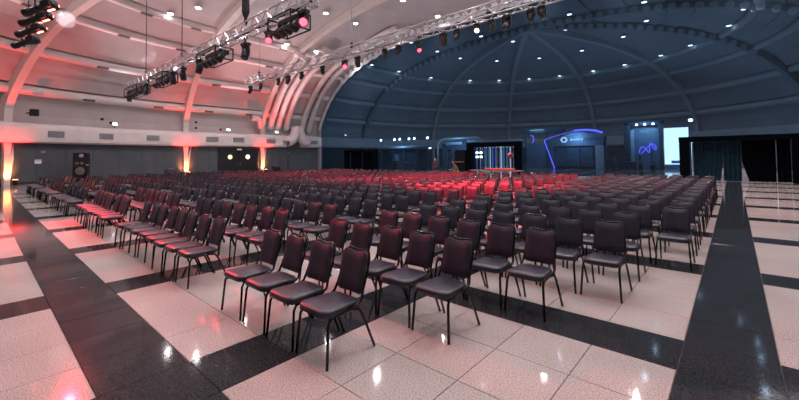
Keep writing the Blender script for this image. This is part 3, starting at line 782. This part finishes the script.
o = thing('flood_lamp', 'small floodlight on a thin stand beside the screen', 'lamp', (-3.3, 49.4, 0))
m = MB(); m.tube([(0, 0, 0), (0, 0, 5.0)], 0.035, 6); m.build('pole', MIDB, o)
m = MB(); m.tube([(0.3, 0.3, 0), (0, 0, 0.6), (-0.3, 0.3, 0)], 0.02, 5); m.build('tripod_leg', MIDB, o)
m = MB(); m.bbox((0.0, -0.08, 5.1), 0.34, 0.16, 0.26, 0.03); m.build('head', COOL, o)

# dark cases and counters in front of the stands
for i, (x, y, sx, h) in enumerate(((-9.9, 45.0, 1.1, 1.0), (-9.5, 43.2, 0.9, 1.25), (-8.0, 43.6, 1.6, 0.9))):
    o = thing('flight_case', ['dark flight case beside the neon stand', 'taller dark flight case before the portal stand', 'long dark flight case below the potted trees'][i], 'case', (x, y, 0), 0, 'flight cases before the stands')
    m = MB(); m.bbox((0, 0, h / 2 + 0.06), sx, 0.7, h - 0.1, 0.03); m.build('body', NAVY, o)
    m = MB(); m.box(-sx / 2 + 0.02, sx / 2 - 0.02, -0.36, -0.34, h * 0.6, h * 0.6 + 0.03); m.build('lid_seam', GRILLE, o)
    for qx in (-1, 1):
        m = MB(); m.lathe([(0.06, 0), (0.06, 0.1)], 8, Matrix.Translation((qx * (sx / 2 - 0.15), 0, 0))); m.build('caster', BLACK, o)

# ------------------------------------------------------------------ crew behind the last rows
def tripod(x, y, h, label, cam_=True):
    o = thing('camera_tripod', label, 'tripod', (x, y, 0), 0, 'camera tripods behind the chairs')
    for k in range(3):
        a = 2 * PI * k / 3 + 0.5
        m = MB(); m.tube([(0.55 * math.cos(a), 0.55 * math.sin(a), 0), (0.06 * math.cos(a), 0.06 * math.sin(a), h - 0.3)], 0.028, 5); m.build('leg', BLACK, o)
    m = MB(); m.tube([(0, 0, h - 0.7), (0, 0, h)], 0.04, 6); m.build('column', BLACK, o)
    if cam_:
        m = MB(); m.bbox((0, 0, h + 0.1), 0.2, 0.45, 0.22, 0.03); hd = m.build('camera_body', BLACK, o)
        m = MB(); m.lathe([(0.07, 0), (0.08, 0.2)], 8, Matrix.Translation((0, -0.22, h + 0.1)) @ Matrix.Rotation(PI / 2, 4, 'X')); m.build('lens', BLACK, hd)
tripod(-26.6, 29.0, 2.0, 'tall black tripod with a camera behind the last rows')
tripod(-19.6, 28.9, 2.1, 'black tripod with a camera beside the two crew members')
o = thing('folding_chair', 'dark folding chair standing alone beside the tall tripod', 'chair', (-25.3, 28.8, 0))
m = MB(); m.bbox((0, 0, 0.75), 0.5, 0.45, 0.05, 0.01); m.build('seat', BLACK, o)
m = MB(); m.bbox((0, 0.24, 1.3), 0.5, 0.04, 0.35, 0.01); m.build('backrest', BLACK, o)
for sx in (-1, 1):
    m = MB(); m.tube([(sx * 0.24, -0.25, 0), (sx * 0.24, 0.24, 1.45)], 0.018, 5); m.build('leg', BLACK, o)
    m = MB(); m.tube([(sx * 0.24, 0.3, 0), (sx * 0.24, -0.2, 0.75)], 0.018, 5); m.build('leg', BLACK, o)

def person(x, y, rz, label, shirt, trouser, skin, hair, lean=0.0, seat_h=0.46):
    root = thing('person', label, 'person', (x, y, 0), rz)
    def skinmesh(name, V, E, Rr, mt, par):
        me = bpy.data.meshes.new(name); me.from_pydata(V, E, []); me.materials.append(mt)
        ob = bpy.data.objects.new(name, me); COL.objects.link(ob); ob.parent = par
        sk = ob.modifiers.new('skin', 'SKIN'); sk.use_smooth_shade = True
        for i, r in enumerate(Rr): me.skin_vertices[0].data[i].radius = (r, r)
        me.skin_vertices[0].data[0].use_root = True
        ob.modifiers.new('sub', 'SUBSURF').levels = 1
        return ob
    s = seat_h + 0.08; L = lean
    hip = (0, 0, s); V = [hip, (0, -0.05 - L * 0.4, s + 0.25), (0, -0.08 - L, s + 0.46), (0, -0.1 - L * 1.2, s + 0.56), (0, -0.13 - L * 1.4, s + 0.70), (0, -0.14 - L * 1.4, s + 0.80)]
    Rr = [0.15, 0.145, 0.13, 0.055, 0.095, 0.07]; Ed = [(0, 1), (1, 2), (2, 3), (3, 4), (4, 5)]
    for sx in (-1, 1):
        b = len(V); V += [(sx * 0.19, -0.08 - L, s + 0.44), (sx * 0.25, -0.12 - L, s + 0.18), (sx * 0.16, -0.36 - L, s + 0.1), (sx * 0.13, -0.45 - L, s + 0.09)]
        Rr += [0.065, 0.05, 0.04, 0.035]; Ed += [(2, b), (b, b + 1), (b + 1, b + 2), (b + 2, b + 3)]
        b = len(V); V += [(sx * 0.11, -0.05, s - 0.02), (sx * 0.13, -0.44, s - 0.02), (sx * 0.13, -0.46, 0.08), (sx * 0.13, -0.6, 0.05)]
        Rr += [0.09, 0.065, 0.045, 0.04]; Ed += [(0, b), (b, b + 1), (b + 1, b + 2), (b + 2, b + 3)]
    skinmesh('body', V, Ed, Rr, shirt, root)
    m = MB(); M = Matrix.Translation((0, -0.15 - L * 1.4, s + 0.78))
    m.lathe([(0.02, -0.15), (0.075, -0.12), (0.095, -0.03), (0.098, 0.04), (0.075, 0.11), (0.02, 0.13)], 12, M); hd = m.build('head', skin, root, True)
    m = MB(); m.lathe([(0.1, -0.02), (0.108, 0.05), (0.085, 0.12), (0.02, 0.145)], 12, Matrix.Translation((0, 0.015, 0)) @ M); m.build('hair', hair, hd, True)
    m = MB(); m.bbox((0, -0.255 - L * 1.4, s + 0.765), 0.025, 0.03, 0.04, 0.006); m.build('nose', skin, hd)
    for sx in (-1, 1):
        m = MB(); m.bbox((sx * 0.035, -0.238 - L * 1.4, s + 0.79), 0.02, 0.01, 0.012, 0.003); m.build('eye', BLACK, hd)
        m = MB(); m.bbox((sx * 0.1, -0.15 - L * 1.4, s + 0.77), 0.02, 0.04, 0.06, 0.006); m.build('ear', skin, hd)
        hx = sx * 0.13; hb = Vector((hx, -0.46 - L, s + 0.09))
        hm = MB(); hm.bbox(hb + Vector((0, -0.04, 0)), 0.075, 0.085, 0.03, 0.01)
        for f in range(4): hm.tube([hb + Vector((-0.028 + 0.019 * f, -0.075, 0)), hb + Vector((-0.028 + 0.019 * f, -0.12 - 0.008 * (f in (1, 2)), -0.006)), hb + Vector((-0.028 + 0.019 * f, -0.14, -0.03))], 0.0085, 5)
        hm.tube([hb + Vector((-sx * 0.035, -0.03, 0)), hb + Vector((-sx * 0.06, -0.06, -0.01)), hb + Vector((-sx * 0.06, -0.085, -0.02))], 0.0095, 5)
        hm.build('hand', skin, root)
    cr = thing('stool', 'plain dark stool under the ' + label.split(' seated')[0].replace('person in ', 'crew member in '), 'stool', (x, y, 0), rz)
    m = MB(); m.lathe([(0.17, seat_h - 0.06), (0.19, seat_h - 0.03), (0.17, seat_h - 0.015)], 12); m.build('seat', BLACK, cr)
    for q in range(4):
        a = PI / 4 + PI / 2 * q; m = MB(); m.tube([(0.2 * math.cos(a), 0.2 * math.sin(a), 0), (0.12 * math.cos(a), 0.12 * math.sin(a), seat_h - 0.05)], 0.015, 5); m.build('leg', BLACK, cr)
SKIN = mat('skin', (0.42, 0.24, 0.17), 0.6, var=0.08); HAIR = mat('dark_hair', (0.015, 0.01, 0.01), 0.6, var=0.2)
person(-20.9, 28.6, 0.3, 'person in dark red shirt seated beside the tripod behind the rows', mat('shirt_red', (0.06, 0.022, 0.022), 0.8, var=0.15), None, SKIN, HAIR, 0.0, 0.5)
person(-18.2, 28.2, -0.6, 'person in tan jacket seated leaning forward before the draped doorway', mat('jacket_tan', (0.17, 0.11, 0.055), 0.8, var=0.15), None, SKIN, HAIR, 0.22, 0.3)
o = thing('long_table', 'long dark table behind the last rows before the draped doorway', 'table', (-11.2, 21.6, 0))
m = MB(); m.bbox((0, 0, 0.72), 3.4, 0.7, 0.05, 0.01); m.build('table_top', mat('table_grey', (0.12, 0.12, 0.13), 0.5, var=0.1), o)
for sx in (-1, 1):
    for sy in (-1, 1):
        m = MB(); m.tube([(sx * 1.55, sy * 0.28, 0), (sx * 1.5, sy * 0.26, 0.7)], 0.02, 6); m.build('leg', BLACK, o)
m = MB(); m.bbox((0.3, -0.0, 0.8), 1.8, 0.5, 0.1, 0.03); cl = m.build('table_cloth', mat('red_cloth', (0.5, 0.05, 0.04), 0.8, var=0.15)); cl.location = (-11.2, 21.6, 0.006)
tag(cl, 'folded red cloth lying on the long dark table', 'cloth')
light('strip_glow', 'POINT', (-16.0, 33.0, 2.2), 60, (0.4, 0.6, 1.0), None, 0.3)
for x, y, z, pw in ((-31.5, 35.2, 3.6, 500), (-27.0, 41.0, 3.2, 500), (-13.5, 44.6, 3.6, 600), (-18.5, 45.6, 4.2, 400), (-7.1, 46.9, 4.3, 600), (-4.7, 48.5, 2.5, 500)):
    light('stand_lamp_fill', 'POINT', (x, y, z), pw, (0.5, 0.75, 1.0), None, 0.25)  # fill points near the stand lamps, added to lighten the stand walls

# ------------------------------------------------------------------ chairs
def chair_parts():
    d = {}
    def outline(hw_f, hw_b, y0, y1, r, n=4):
        pts = []
        for cx, cy, a0 in ((hw_b - r, y1 - r, 0), (-hw_b + r, y1 - r, 90), (-hw_f + r, y0 + r, 180), (hw_f - r, y0 + r, 270)):
            for k in range(n + 1):
                a = math.radians(a0 + 90 * k / n); pts.append((cx + r * math.cos(a), cy + r * math.sin(a)))
        return pts
    # seat pad: rounded trapezoid with crowned top
    O = outline(0.2, 0.175, -0.235, 0.175, 0.075)
    m = MB(); n = len(O); vs = []
    for sc, z in ((0.93, 0.372), (1.0, 0.384), (1.0, 0.412), (0.965, 0.428), (0.75, 0.438)):
        for x, y in O: vs.append((x * sc, (y + 0.025) * sc - 0.025, z))
    fs = [tuple(range(n - 1, -1, -1)), tuple(4 * n + i for i in range(n))]
    for k in range(4):
        for i in range(n): j = (i + 1) % n; fs.append((k * n + i, k * n + j, k * n + n + j, k * n + n + i))
    m._add(vs, fs); d['seat'] = (m.mesh('seat', VINYL, True), )
    # backrest pad, leaning, crest dipping between two raised corners
    def bk(x, z): return 0.195 + (z - 0.44) * 0.24 - 0.02 * ((x / 0.19) ** 2)
    m = MB(); W = 10; Hh = 8; front, back = [], []
    for j in range(Hh + 1):
        rf, rb = [], []
        for i in range(W + 1):
            u = -1 + 2 * i / W; t = j / Hh
            hw = 0.163 + 0.005 * t
            top = 0.800 + 0.008 * math.exp(-((abs(u) - 0.7) / 0.2) ** 2) - 0.010 * math.exp(-(u / 0.35) ** 2) - (0.022 if abs(u) > 0.99 else 0.002 if abs(u) > 0.79 else 0.0)
            bot = 0.455 + (0.022 if abs(u) > 0.99 else 0.0)
            z = bot + (top - bot) * t; x = hw * u
            ed = max(abs(u) ** 6, abs(2 * t - 1) ** 8); th = 0.028 * (1 - 0.72 * ed)
            y = bk(x, z); rf.append(Vector((x, y - th, z))); rb.append(Vector((x, y + th * 0.8, z)))
        front.append(rf); back.append(rb)
    m.grid(front); m.grid([r[::-1] for r in back])
    def rimof(g): return [g[0][i] for i in range(W + 1)] + [g[j][W] for j in range(1, Hh + 1)] + [g[Hh][i] for i in range(W - 1, -1, -1)] + [g[j][0] for j in range(Hh - 1, 0, -1)]
    a, b = rimof(front), rimof(back); m.grid([b + b[:1], a + a[:1]])
    d['backrest'] = (m.mesh('backrest', VINYL, True), )
    legs = []
    for sx in (-1, 1):
        m = MB(); m.tube([(sx * 0.212, -0.225, 0.0), (sx * 0.2, -0.208, 0.2), (sx * 0.192, -0.197, 0.325), (sx * 0.19, -0.175, 0.365), (sx * 0.187, -0.12, 0.378)], 0.0125, 6); legs.append(m.mesh('leg', FRAME, True))
        m = MB(); m.tube([(sx * 0.21, 0.29, 0.0), (sx * 0.2, 0.21, 0.2), (sx * 0.193, 0.16, 0.315), (sx * 0.19, 0.125, 0.365), (sx * 0.187, 0.07, 0.378)], 0.0125, 6); legs.append(m.mesh('leg', FRAME, True))
    d['leg'] = tuple(legs)
    m = MB()
    for sx in (-1, 1): m.tube([(sx * 0.187, -0.13, 0.38), (sx * 0.187, 0.08, 0.38)], 0.0125, 6)
    m.tube([(-0.187, -0.1, 0.373), (0.187, -0.1, 0.373)], 0.01, 5); m.tube([(-0.187, 0.08, 0.373), (0.187, 0.08, 0.373)], 0.01, 5)
    d['seat_frame'] = (m.mesh('seat_frame', FRAME, True), )
    m = MB(); q = 0.024
    L = [(-0.19, 0.02, 0.39), (-0.19, 0.11, 0.398), (-0.184, 0.162, 0.425), (-0.172, 0.19, 0.49), (-0.166, bk(0.16, 0.64) + q, 0.64), (-0.163, bk(0.16, 0.755) + q, 0.755), (-0.15, bk(0.15, 0.79) + q, 0.796), (-0.1, bk(0.1, 0.81) + q, 0.817), (-0.045, bk(0.045, 0.8) + q, 0.806), (0, bk(0, 0.8) + q, 0.797)]
    m.tube(L + [(-x, y, z) for x, y, z in L[-2::-1]], 0.0125, 6)
    d['back_frame'] = (m.mesh('back_frame', FRAME, True), )
    return d
CP = chair_parts()
def chair_simple():
    """frame of a far chair: legs and back tube in one light mesh"""
    m = MB()
    for sx in (-1, 1):
        m.tube([(sx * 0.21, -0.225, 0), (sx * 0.19, -0.185, 0.365), (sx * 0.187, 0.1, 0.378)], 0.0125, 4, False)
        m.tube([(sx * 0.21, 0.29, 0), (sx * 0.19, 0.12, 0.37)], 0.0125, 4, False)
        m.tube([(sx * 0.19, 0.02, 0.39), (sx * 0.184, 0.165, 0.43), (sx * 0.166, 0.238, 0.64), (sx * 0.152, 0.28, 0.795)], 0.0125, 4, False)
    m.tube([(-0.152, 0.28, 0.795), (-0.1, 0.298, 0.813), (0, 0.298, 0.797), (0.1, 0.298, 0.813), (0.152, 0.28, 0.795)], 0.0125, 4, False)
    return m
FRS = chair_simple().mesh('chair_frame', FRAME, True)
PX, PY = 0.475, 0.985
spots = []
for b in range(6):
    for r in range(17):
        if b == 5 and r > 11: continue
        for c in range(8):
            if b == 0 and r < 5 and c < (4, 3, 2, 1, 1)[r]: continue
            x = -0.5 - 0.215 - PX * c - 4.75 * b; y = 1.82 + 0.225 + PY * r
            x += random.uniform(-0.008, 0.008); y += random.uniform(-0.03, 0.03)
            spots.append((math.hypot(x, y), x, y, random.uniform(-0.022, 0.022), b, r, c))
spots.sort()
GRP = 'rows of banquet chairs facing the empty floor'
proto_n = thing('banquet_chair', '', 'chair', (0, 0, 0), 0, GRP)
for nm in ('seat', 'backrest', 'back_frame', 'seat_frame'): link(nm, CP[nm][0], proto_n)
for l in CP['leg']: link('leg', l, proto_n)
proto_f = thing('banquet_chair', '', 'chair', (0, 0, 0), 0, GRP)
link('seat', CP['seat'][0], proto_f); link('backrest', CP['backrest'][0], proto_f); link('chair_frame', FRS, proto_f)
first = {}
for i, (dd, x, y, rz, b, r, c) in enumerate(spots[:300]):
    row_first = (4, 3, 2, 1, 1)[r] if b == 0 and r < 5 else 0
    pos = ORD[c - row_first]
    if b == 0: blk = 'block beside the walkway'
    else: blk = '%s block from the walkway' % ORD[b]
    lab = 'dark padded chair, %s from walkway end, %s row, %s' % (pos, 'front' if r == 0 else ORD[r], blk)
    pr = proto_n if i < 150 else proto_f
    if id(pr) not in first:
        first[id(pr)] = 1; pr.location = (x, y, 0); pr.rotation_euler = (0, 0, rz); pr['label'] = lab
    else: clone(pr, (x, y, 0), rz, lab)
# everything further back, too many to count: one mass of chairs
seat_l = MB(); seat_l.bbox((0, -0.025, 0.405), 0.385, 0.41, 0.06, 0.025)
back_l = MB()
Mb = Matrix.Translation((0, 0.235, 0.628)) @ Matrix.Rotation(math.radians(-13.5), 4, 'X'); back_l.bbox((0, 0, 0), 0.33, 0.04, 0.345, 0.018, Mb)
fr_l = chair_simple()
mass = MB()
for dd, x, y, rz, b, r, c in spots[300:]:
    M = Matrix.Translation((x, y, 0)) @ Matrix.Rotation(rz, 4, 'Z')
    for src, mi in ((seat_l, 0), (back_l, 0), (fr_l, 1)):
        mass._add([M @ Vector(v) for v in src.v], src.f, mi)
tag(mass.build('chair_rows', [VINYL, FRAME]), 'dense far rows of dark padded chairs filling the back of the hall', 'chair', GRP, 'stuff')

# ------------------------------------------------------------------ lighting trusses
ch_me = {}
def truss(label, x0, x1, y, z, w_=0.4, mm=STEEL):
    o = thing('lighting_truss', label, 'truss', (x0, y, z)); L = x1 - x0; h = w_ / 2
    cm = MB(); cm.tube([(0, 0, 0), (L, 0, 0)], 0.028, 6); cme = cm.mesh('chord', mm, True)
    for sy in (-1, 1):
        for sz in (-1, 1): link('chord', cme, o, Matrix.Translation((0, sy * h, sz * h)))
    n = int(L / w_); st = L / n
    b1 = MB(); b1.tube([(0, 0, -h), (st, 0, h)], 0.021, 4); m1 = b1.mesh('brace', mm)
    b2 = MB(); b2.tube([(0, 0, h), (st, 0, -h)], 0.021, 4); m2 = b2.mesh('brace', mm)
    b3 = MB(); b3.tube([(0, -h, 0), (st, h, 0)], 0.021, 4); m3 = b3.mesh('brace', mm)
    b4 = MB(); b4.tube([(0, h, 0), (st, -h, 0)], 0.021, 4); m4 = b4.mesh('brace', mm)
    for i in range(n):
        e = i % 2
        for sy in (-1, 1): link('brace', m1 if e else m2, o, Matrix.Translation((i * st, sy * h, 0)))
        link('brace', m3 if e else m4, o, Matrix.Translation((i * st, 0, -h)))
    em = MB()
    for sy in (-1, 1): em.tube([(0, sy * h, -h), (0, sy * h, h)], 0.02, 5)
    for sz in (-1, 1): em.tube([(0, -h, sz * h), (0, h, sz * h)], 0.02, 5)
    lm = MB(); K = 60
    lm.tube([(L * k / K, -0.06 + 0.03 * math.sin(k * 2.1), -h + 0.06 + 0.03 * math.sin(k * 1.3)) for k in range(K + 1)], 0.045, 6); lm.build('darkening_tube', BLACK, o, True)  # black cable-like tube added to make the truss look darker
    eme = em.mesh('end_frame', mm); link('end_frame', eme, o); link('end_frame', eme, o, Matrix.Translation((L, 0, 0)))
    return o
TZ = 6.5
Y1_, Y2_ = 6.72, 11.4
truss('silver lighting truss hung with black cage frames', -30.4, -9.4, Y1_, TZ)
truss('long silver lighting truss hung across the dark net', -23.1, -2.9, Y2_, TZ)

LENS_OFF = mat('lens_glass', (0.05, 0.06, 0.08), 0.1, var=0.1)
def mover(x, y, z, aim, label, lens=None, sc=0.85, group='moving heads on the trusses', name='moving_head', drop=0.0):
    """moving head hung under z: base, yoke with two arms, barrel head with lens"""
    o = thing(name, label, 'stage light', (x, y, z), 0, group); o.scale = (sc, sc, sc)
    for sx in (-0.1, 0.1):
        m = MB(); m.tube([(sx, 0, -0.02), (sx, 0, 0.08)], 0.03, 6); m.build('clamp', BLACK, o)
    m = MB(); m.bbox((0, 0, -0.07 - drop), 0.38, 0.26, 0.14, 0.03)
    if drop: m.tube([(0, 0, 0), (0, 0, -drop)], 0.03, 6)
    m.build('base', BLACK, o)
    for sx in (-1, 1):
        m = MB(); m.bbox((sx * 0.19, 0, -0.27 - drop), 0.06, 0.12, 0.34, 0.02); m.build('yoke_arm', BLACK, o)
    c = Vector((0, 0, -0.38 - drop)); d = (Vector(aim) - (Vector((x, y, z)) + c)).normalized()
    M = Matrix.Translation(c) @ d.to_track_quat('Z', 'Y').to_matrix().to_4x4()
    m = MB(); m.lathe([(0.06, -0.25), (0.13, -0.2), (0.15, -0.05), (0.15, 0.1), (0.13, 0.16), (0.14, 0.25)], 12, M); hd = m.build('head', BLACK, o, True)
    m = MB(); m.lathe([(0.125, 0.245), (0.12, 0.262), (0.05, 0.275)], 12, M); m.build('lens', lens or LENS_OFF, hd)
    return Vector((x, y, z)) + c * sc + d * 0.32 * sc
def cage(x, y, z, wid, label):
    """tubular frame hung under the truss, with its lamp bars"""
    o = thing('light_cage', label, 'stage light', (x, y, z), 0, 'black cage frames under the truss'); hx, hy, h = wid / 2, 0.36, 0.48
    m = MB()
    for sx in (-1, 1):
        for sy in (-1, 1): m.tube([(sx * hx, sy * hy, 0), (sx * hx, sy * hy, -h)], 0.028, 5)
    for zz in (0.0, -h):
        for sy in (-1, 1): m.tube([(-hx, sy * hy, zz), (hx, sy * hy, zz)], 0.028, 5)
        for sx in (-1, 1): m.tube([(sx * hx, -hy, zz), (sx * hx, hy, zz)], 0.028, 5)
    m.build('frame', BLACK, o)
    n = 4
    for i in range(n):
        xx = -hx + wid * (i + 0.5) / n
        M = Matrix.Translation((xx, 0, -0.3)) @ Matrix.Rotation(math.radians(150), 4, 'X')
        m = MB(); m.lathe([(0.05, -0.3), (0.12, -0.22), (0.14, 0.1), (0.15, 0.28), (0.13, 0.3)], 10, M); pc = m.build('par_can', BLACK, o, True)
        m = MB(); m.tube([(xx, 0, -0.3), (xx, 0, 0.0)], 0.02, 5); m.build('hanger', BLACK, pc)
    m = MB(); m.bbox((0, 0.1, -0.12), wid * 0.8, 0.4, 0.18, 0.02); m.build('dimmer_box', BLACK, o)
    return o
RED_L = glow('red_lens', (1.0, 0.04, 0.07), 6)
WHITE_L = glow('white_lens', (1.0, 0.9, 0.92), 6)
for x, wd, lab in ((-10.75, 1.35, 'largest black cage frame at the high end of the truss'), (-16.5, 1.9, 'middle black cage frame under the truss'), (-23.2, 2.3, 'third black cage frame, toward the low end of the truss'), (-28.2, 2.8, 'last black cage frame at the low end of the truss')):
    cage(x, Y1_, TZ - 0.26, wd, lab)
T1M = [(-29.95, None), (-26.2, None), (-21.6, None), (-20.2, None), (-18.1, None), (-13.7, None)]
NAMES1 = ['at the tip of the truss', 'between the two far cages', 'just past the third cage', 'beside the third cage', 'beside the middle cage', 'hanging low between two cages']
for i, (x, l_) in enumerate(T1M):
    mover(x, Y1_, TZ - 0.32, (x + random.uniform(-2, 2), Y1_ + random.uniform(-3, 1), 0), 'black moving head ' + NAMES1[i] + ' on the nearer truss', l_, 1.0, drop=0.15 if i == 5 else 0.0)
mover(-12.0, Y1_, TZ - 0.32, (-10.5, Y1_ - 1.0, 4.9), 'moving head with a glowing lens beside the largest cage', RED_L, 0.85, drop=0.1)
pr = mover(-9.75, Y1_ - 0.1, TZ - 0.32, (-4.0, Y1_ - 4.5, 3.2), 'moving head with a bright red lens at the truss end', RED_L, 0.95)
T2X = [-22.6, -21.3, -19.3, -18.3, -17.0, -15.2, -12.6, -10.9, -10.1, -7.9, -7.3, -5.95, -5.4, -4.6, -4.25]
for i, x in enumerate(T2X):
    mover(x, Y2_, TZ - 0.3, (x + random.uniform(-2, 2), Y2_ + random.uniform(-4, 1), 0), 'black moving head, %s along the long truss from its low end' % ORD[i], None, 0.62 + 0.14 * (i % 3 == 0))
mover(-13.5, Y2_, TZ - 0.3, (-6, Y2_ - 6, 3.0), 'moving head with a red lens halfway along the long truss', RED_L, 0.8)
mover(-9.1, Y2_, TZ - 0.3, (-4.8, 9.4, 0.6), 'small moving head with a red lens hanging before the net', RED_L, 0.65, drop=0.1)
mover(-6.5, Y2_, TZ - 0.3, (-1, 1, 1.5), 'moving head with a white lens near the high end of the long truss', WHITE_L, 0.6)

# hoist cables
CABLE = mat('cable', (0.04, 0.035, 0.035), 0.6, var=0.2)
def cable(x, y, z0, r, label, name='hoist_cable', mm=CABLE, block=False):
    yy = min(max(y, YN), YF); z1 = z_at_d(math.hypot(x - AX, y - yy)) + 0.15
    o = thing(name, label, 'cable', (x, y, z0), 0, 'hoist cables of the trusses')
    m = MB(); m.tube([(0, 0, 0.1), (0, 0, z1 - z0)], r, 6); m.build('wire', mm, o)
    m = MB(); m.lathe([(0.02, 0.3), (0.07, 0.2), (0.07, 0.05), (0.02, -0.05)], 8); m.build('hook', BLACK, o)
    if block:
        m = MB(); m.lathe([(0.05, 1.5), (0.14, 1.35), (0.15, 0.5), (0.08, 0.3)], 8); m.build('chain_bag', BLACK, o)
for i, x in enumerate((-26.3, -20.35)): cable(x, Y1_, TZ + 0.2, 0.022, 'thin hoist cable above the %s end of the nearer truss' % ('low' if i == 0 else 'middle'))
cable(-13.7, Y1_, TZ + 0.2, 0.06, 'thick black hoist chain with a bag above the nearer truss', 'hoist_chain', BLACK, True)
for i, x in enumerate((-21.5, -13.0)): cable(x, Y2_, TZ + 0.2, 0.018, 'thin pale cable above the %s of the long truss' % ('low end' if i == 0 else 'middle'), 'hoist_cable', GRILLE)

# four profile spots on a bar at the top corner
bar = thing('light_bar', 'slim black bar carrying four long spotlights near the first rib', 'truss', (-15.2, 1.43, 6.75))
m = MB(); m.tube([(0.6, 0, 0.0), (-6.6, -0.1, 0.0)], 0.03, 6); m.build('pipe', BLACK, bar)
m = MB(); m.tube([(-6.2, -0.1, 0), (-6.2, -0.1, 5.6)], 0.015, 5).tube([(0.3, 0, 0), (0.3, 0, 6.3)], 0.015, 5); m.build('suspension', BLACK, bar)
ORANGE = glow('orange_display', (1.0, 0.16, 0.10), 14)
for i, x in enumerate((-15.9, -17.2, -18.9, -20.9)):
    o = thing('profile_spot', 'long black profile spotlight with an orange display, %s from the top of the four' % ORD[i] if i < 3 else 'long black profile spotlight, lowest of the four', 'stage light', (x, 1.38, 6.7), 0, 'profile spots on the bar')
    aim = Vector((-0.72, -0.62, -0.28)).normalized()
    c = Vector((-0.1, -0.12, -0.3)); M = Matrix.Translation(c) @ aim.to_track_quat('Z', 'Y').to_matrix().to_4x4()
    m = MB(); m.lathe([(0.09, -0.5), (0.15, -0.46), (0.15, -0.12), (0.11, -0.08), (0.10, 0.32), (0.125, 0.34), (0.125, 0.52), (0.11, 0.53)], 12, M); bd = m.build('body', BLACK, o, True)
    m = MB(); m.lathe([(0.1, 0.53), (0.095, 0.545), (0.03, 0.55)], 12, M); m.build('lens', LENS_OFF, bd)
    m = MB(); side = M.to_3x3() @ Vector((1, 0, 0))
    m.tube([c + side * 0.17, c + side * 0.17 + Vector((0, 0, 0.28)), (0, 0, 0.05), c - side * 0.17 + Vector((0, 0, 0.28)), c - side * 0.17], 0.022, 5); m.build('yoke', BLACK, o)
    m = MB(); m.bbox((0, 0, -0.3), 0.36, 0.24, 0.3, 0.02, M); m.build('lamp_house', BLACK, bd)
    m = MB(); m.box(-0.16, 0.16, -0.012, 0.012, 0.0, 0.06, M).box(-0.012, 0.012, -0.16, 0.16, 0.08, 0.14, M); m.build('shutter_handle', BLACK, bd)
    if i < 3:
        m = MB(); m.box(-0.03, 0.03, -0.17, -0.155, -0.42, -0.22, M); m.box(-0.03, 0.03, 0.155, 0.17, -0.46, -0.26, M); m.box(-0.17, -0.155, -0.03, 0.03, -0.46, -0.26, M); m.build('display', ORANGE, bd)

# beams from the rig: red washes over chairs and floor, white spots on vault and net
RED = (1.0, 0.015, 0.035)
def wash(p, aim, power, angle, col=RED, blend=0.6, size=0.06): light('stage_beam', 'SPOT', p, power, col, aim, size, angle, blend)
wash((-9.6, Y1_ + 0.1, TZ - 1.15), (-5.9, 9.9, 0.6), RED_W * 1.3, 34)
wash((-12.0, Y1_ + 0.2, TZ - 1.1), (-12.0, 11.6, 0.6), RED_W * 1.3, 50)
wash((-20.2, Y1_ + 0.2, TZ - 1.0), (-20.5, 12.0, 0.6), RED_W * 0.9, 64)
wash((-9.6, Y1_ + 0.15, TZ - 1.2), (-6.0, 14.0, 0.6), RED_W * 0.5, 78)
wash((-16.5, Y1_ + 0.5, TZ - 1.0), (-16.0, 14.0, 0.6), RED_W * 0.5, 80)
wash((-16.9, 1.9, 5.85), (-11.9, 1.7, 0.0), RED_W * 0.9, 36)
wash((-18.9, 1.9, 5.85), (-20.8, 3.9, 0.5), RED_W * 0.5, 46)
wash((-15.3, 2.0, 5.85), (-2.6, 2.2, 0.0), RED_W * 0.5, 26)
wash((-17.2, 2.1, 7.0), (-34.3, 4.0, 11.4), 13000, 3.6, (0.8, 0.85, 1.0), 0.3)
wash((-18.5, Y1_ - 0.5, TZ - 0.9), (-36.9, 9.6, 10.45), 30000, 4, (0.85, 0.88, 1.0), 0.3)
for x, z in ((-37.6, 8.5), (-27.0, 11.5), (-14.0, 13.0), (-6.5, 13.0)):
    wash((min(-4.6, x + 12), Y2_ + 0.6, TZ - 0.7), (x, SY, z), 500, 14, (0.7, 0.82, 1.0), 1.0)
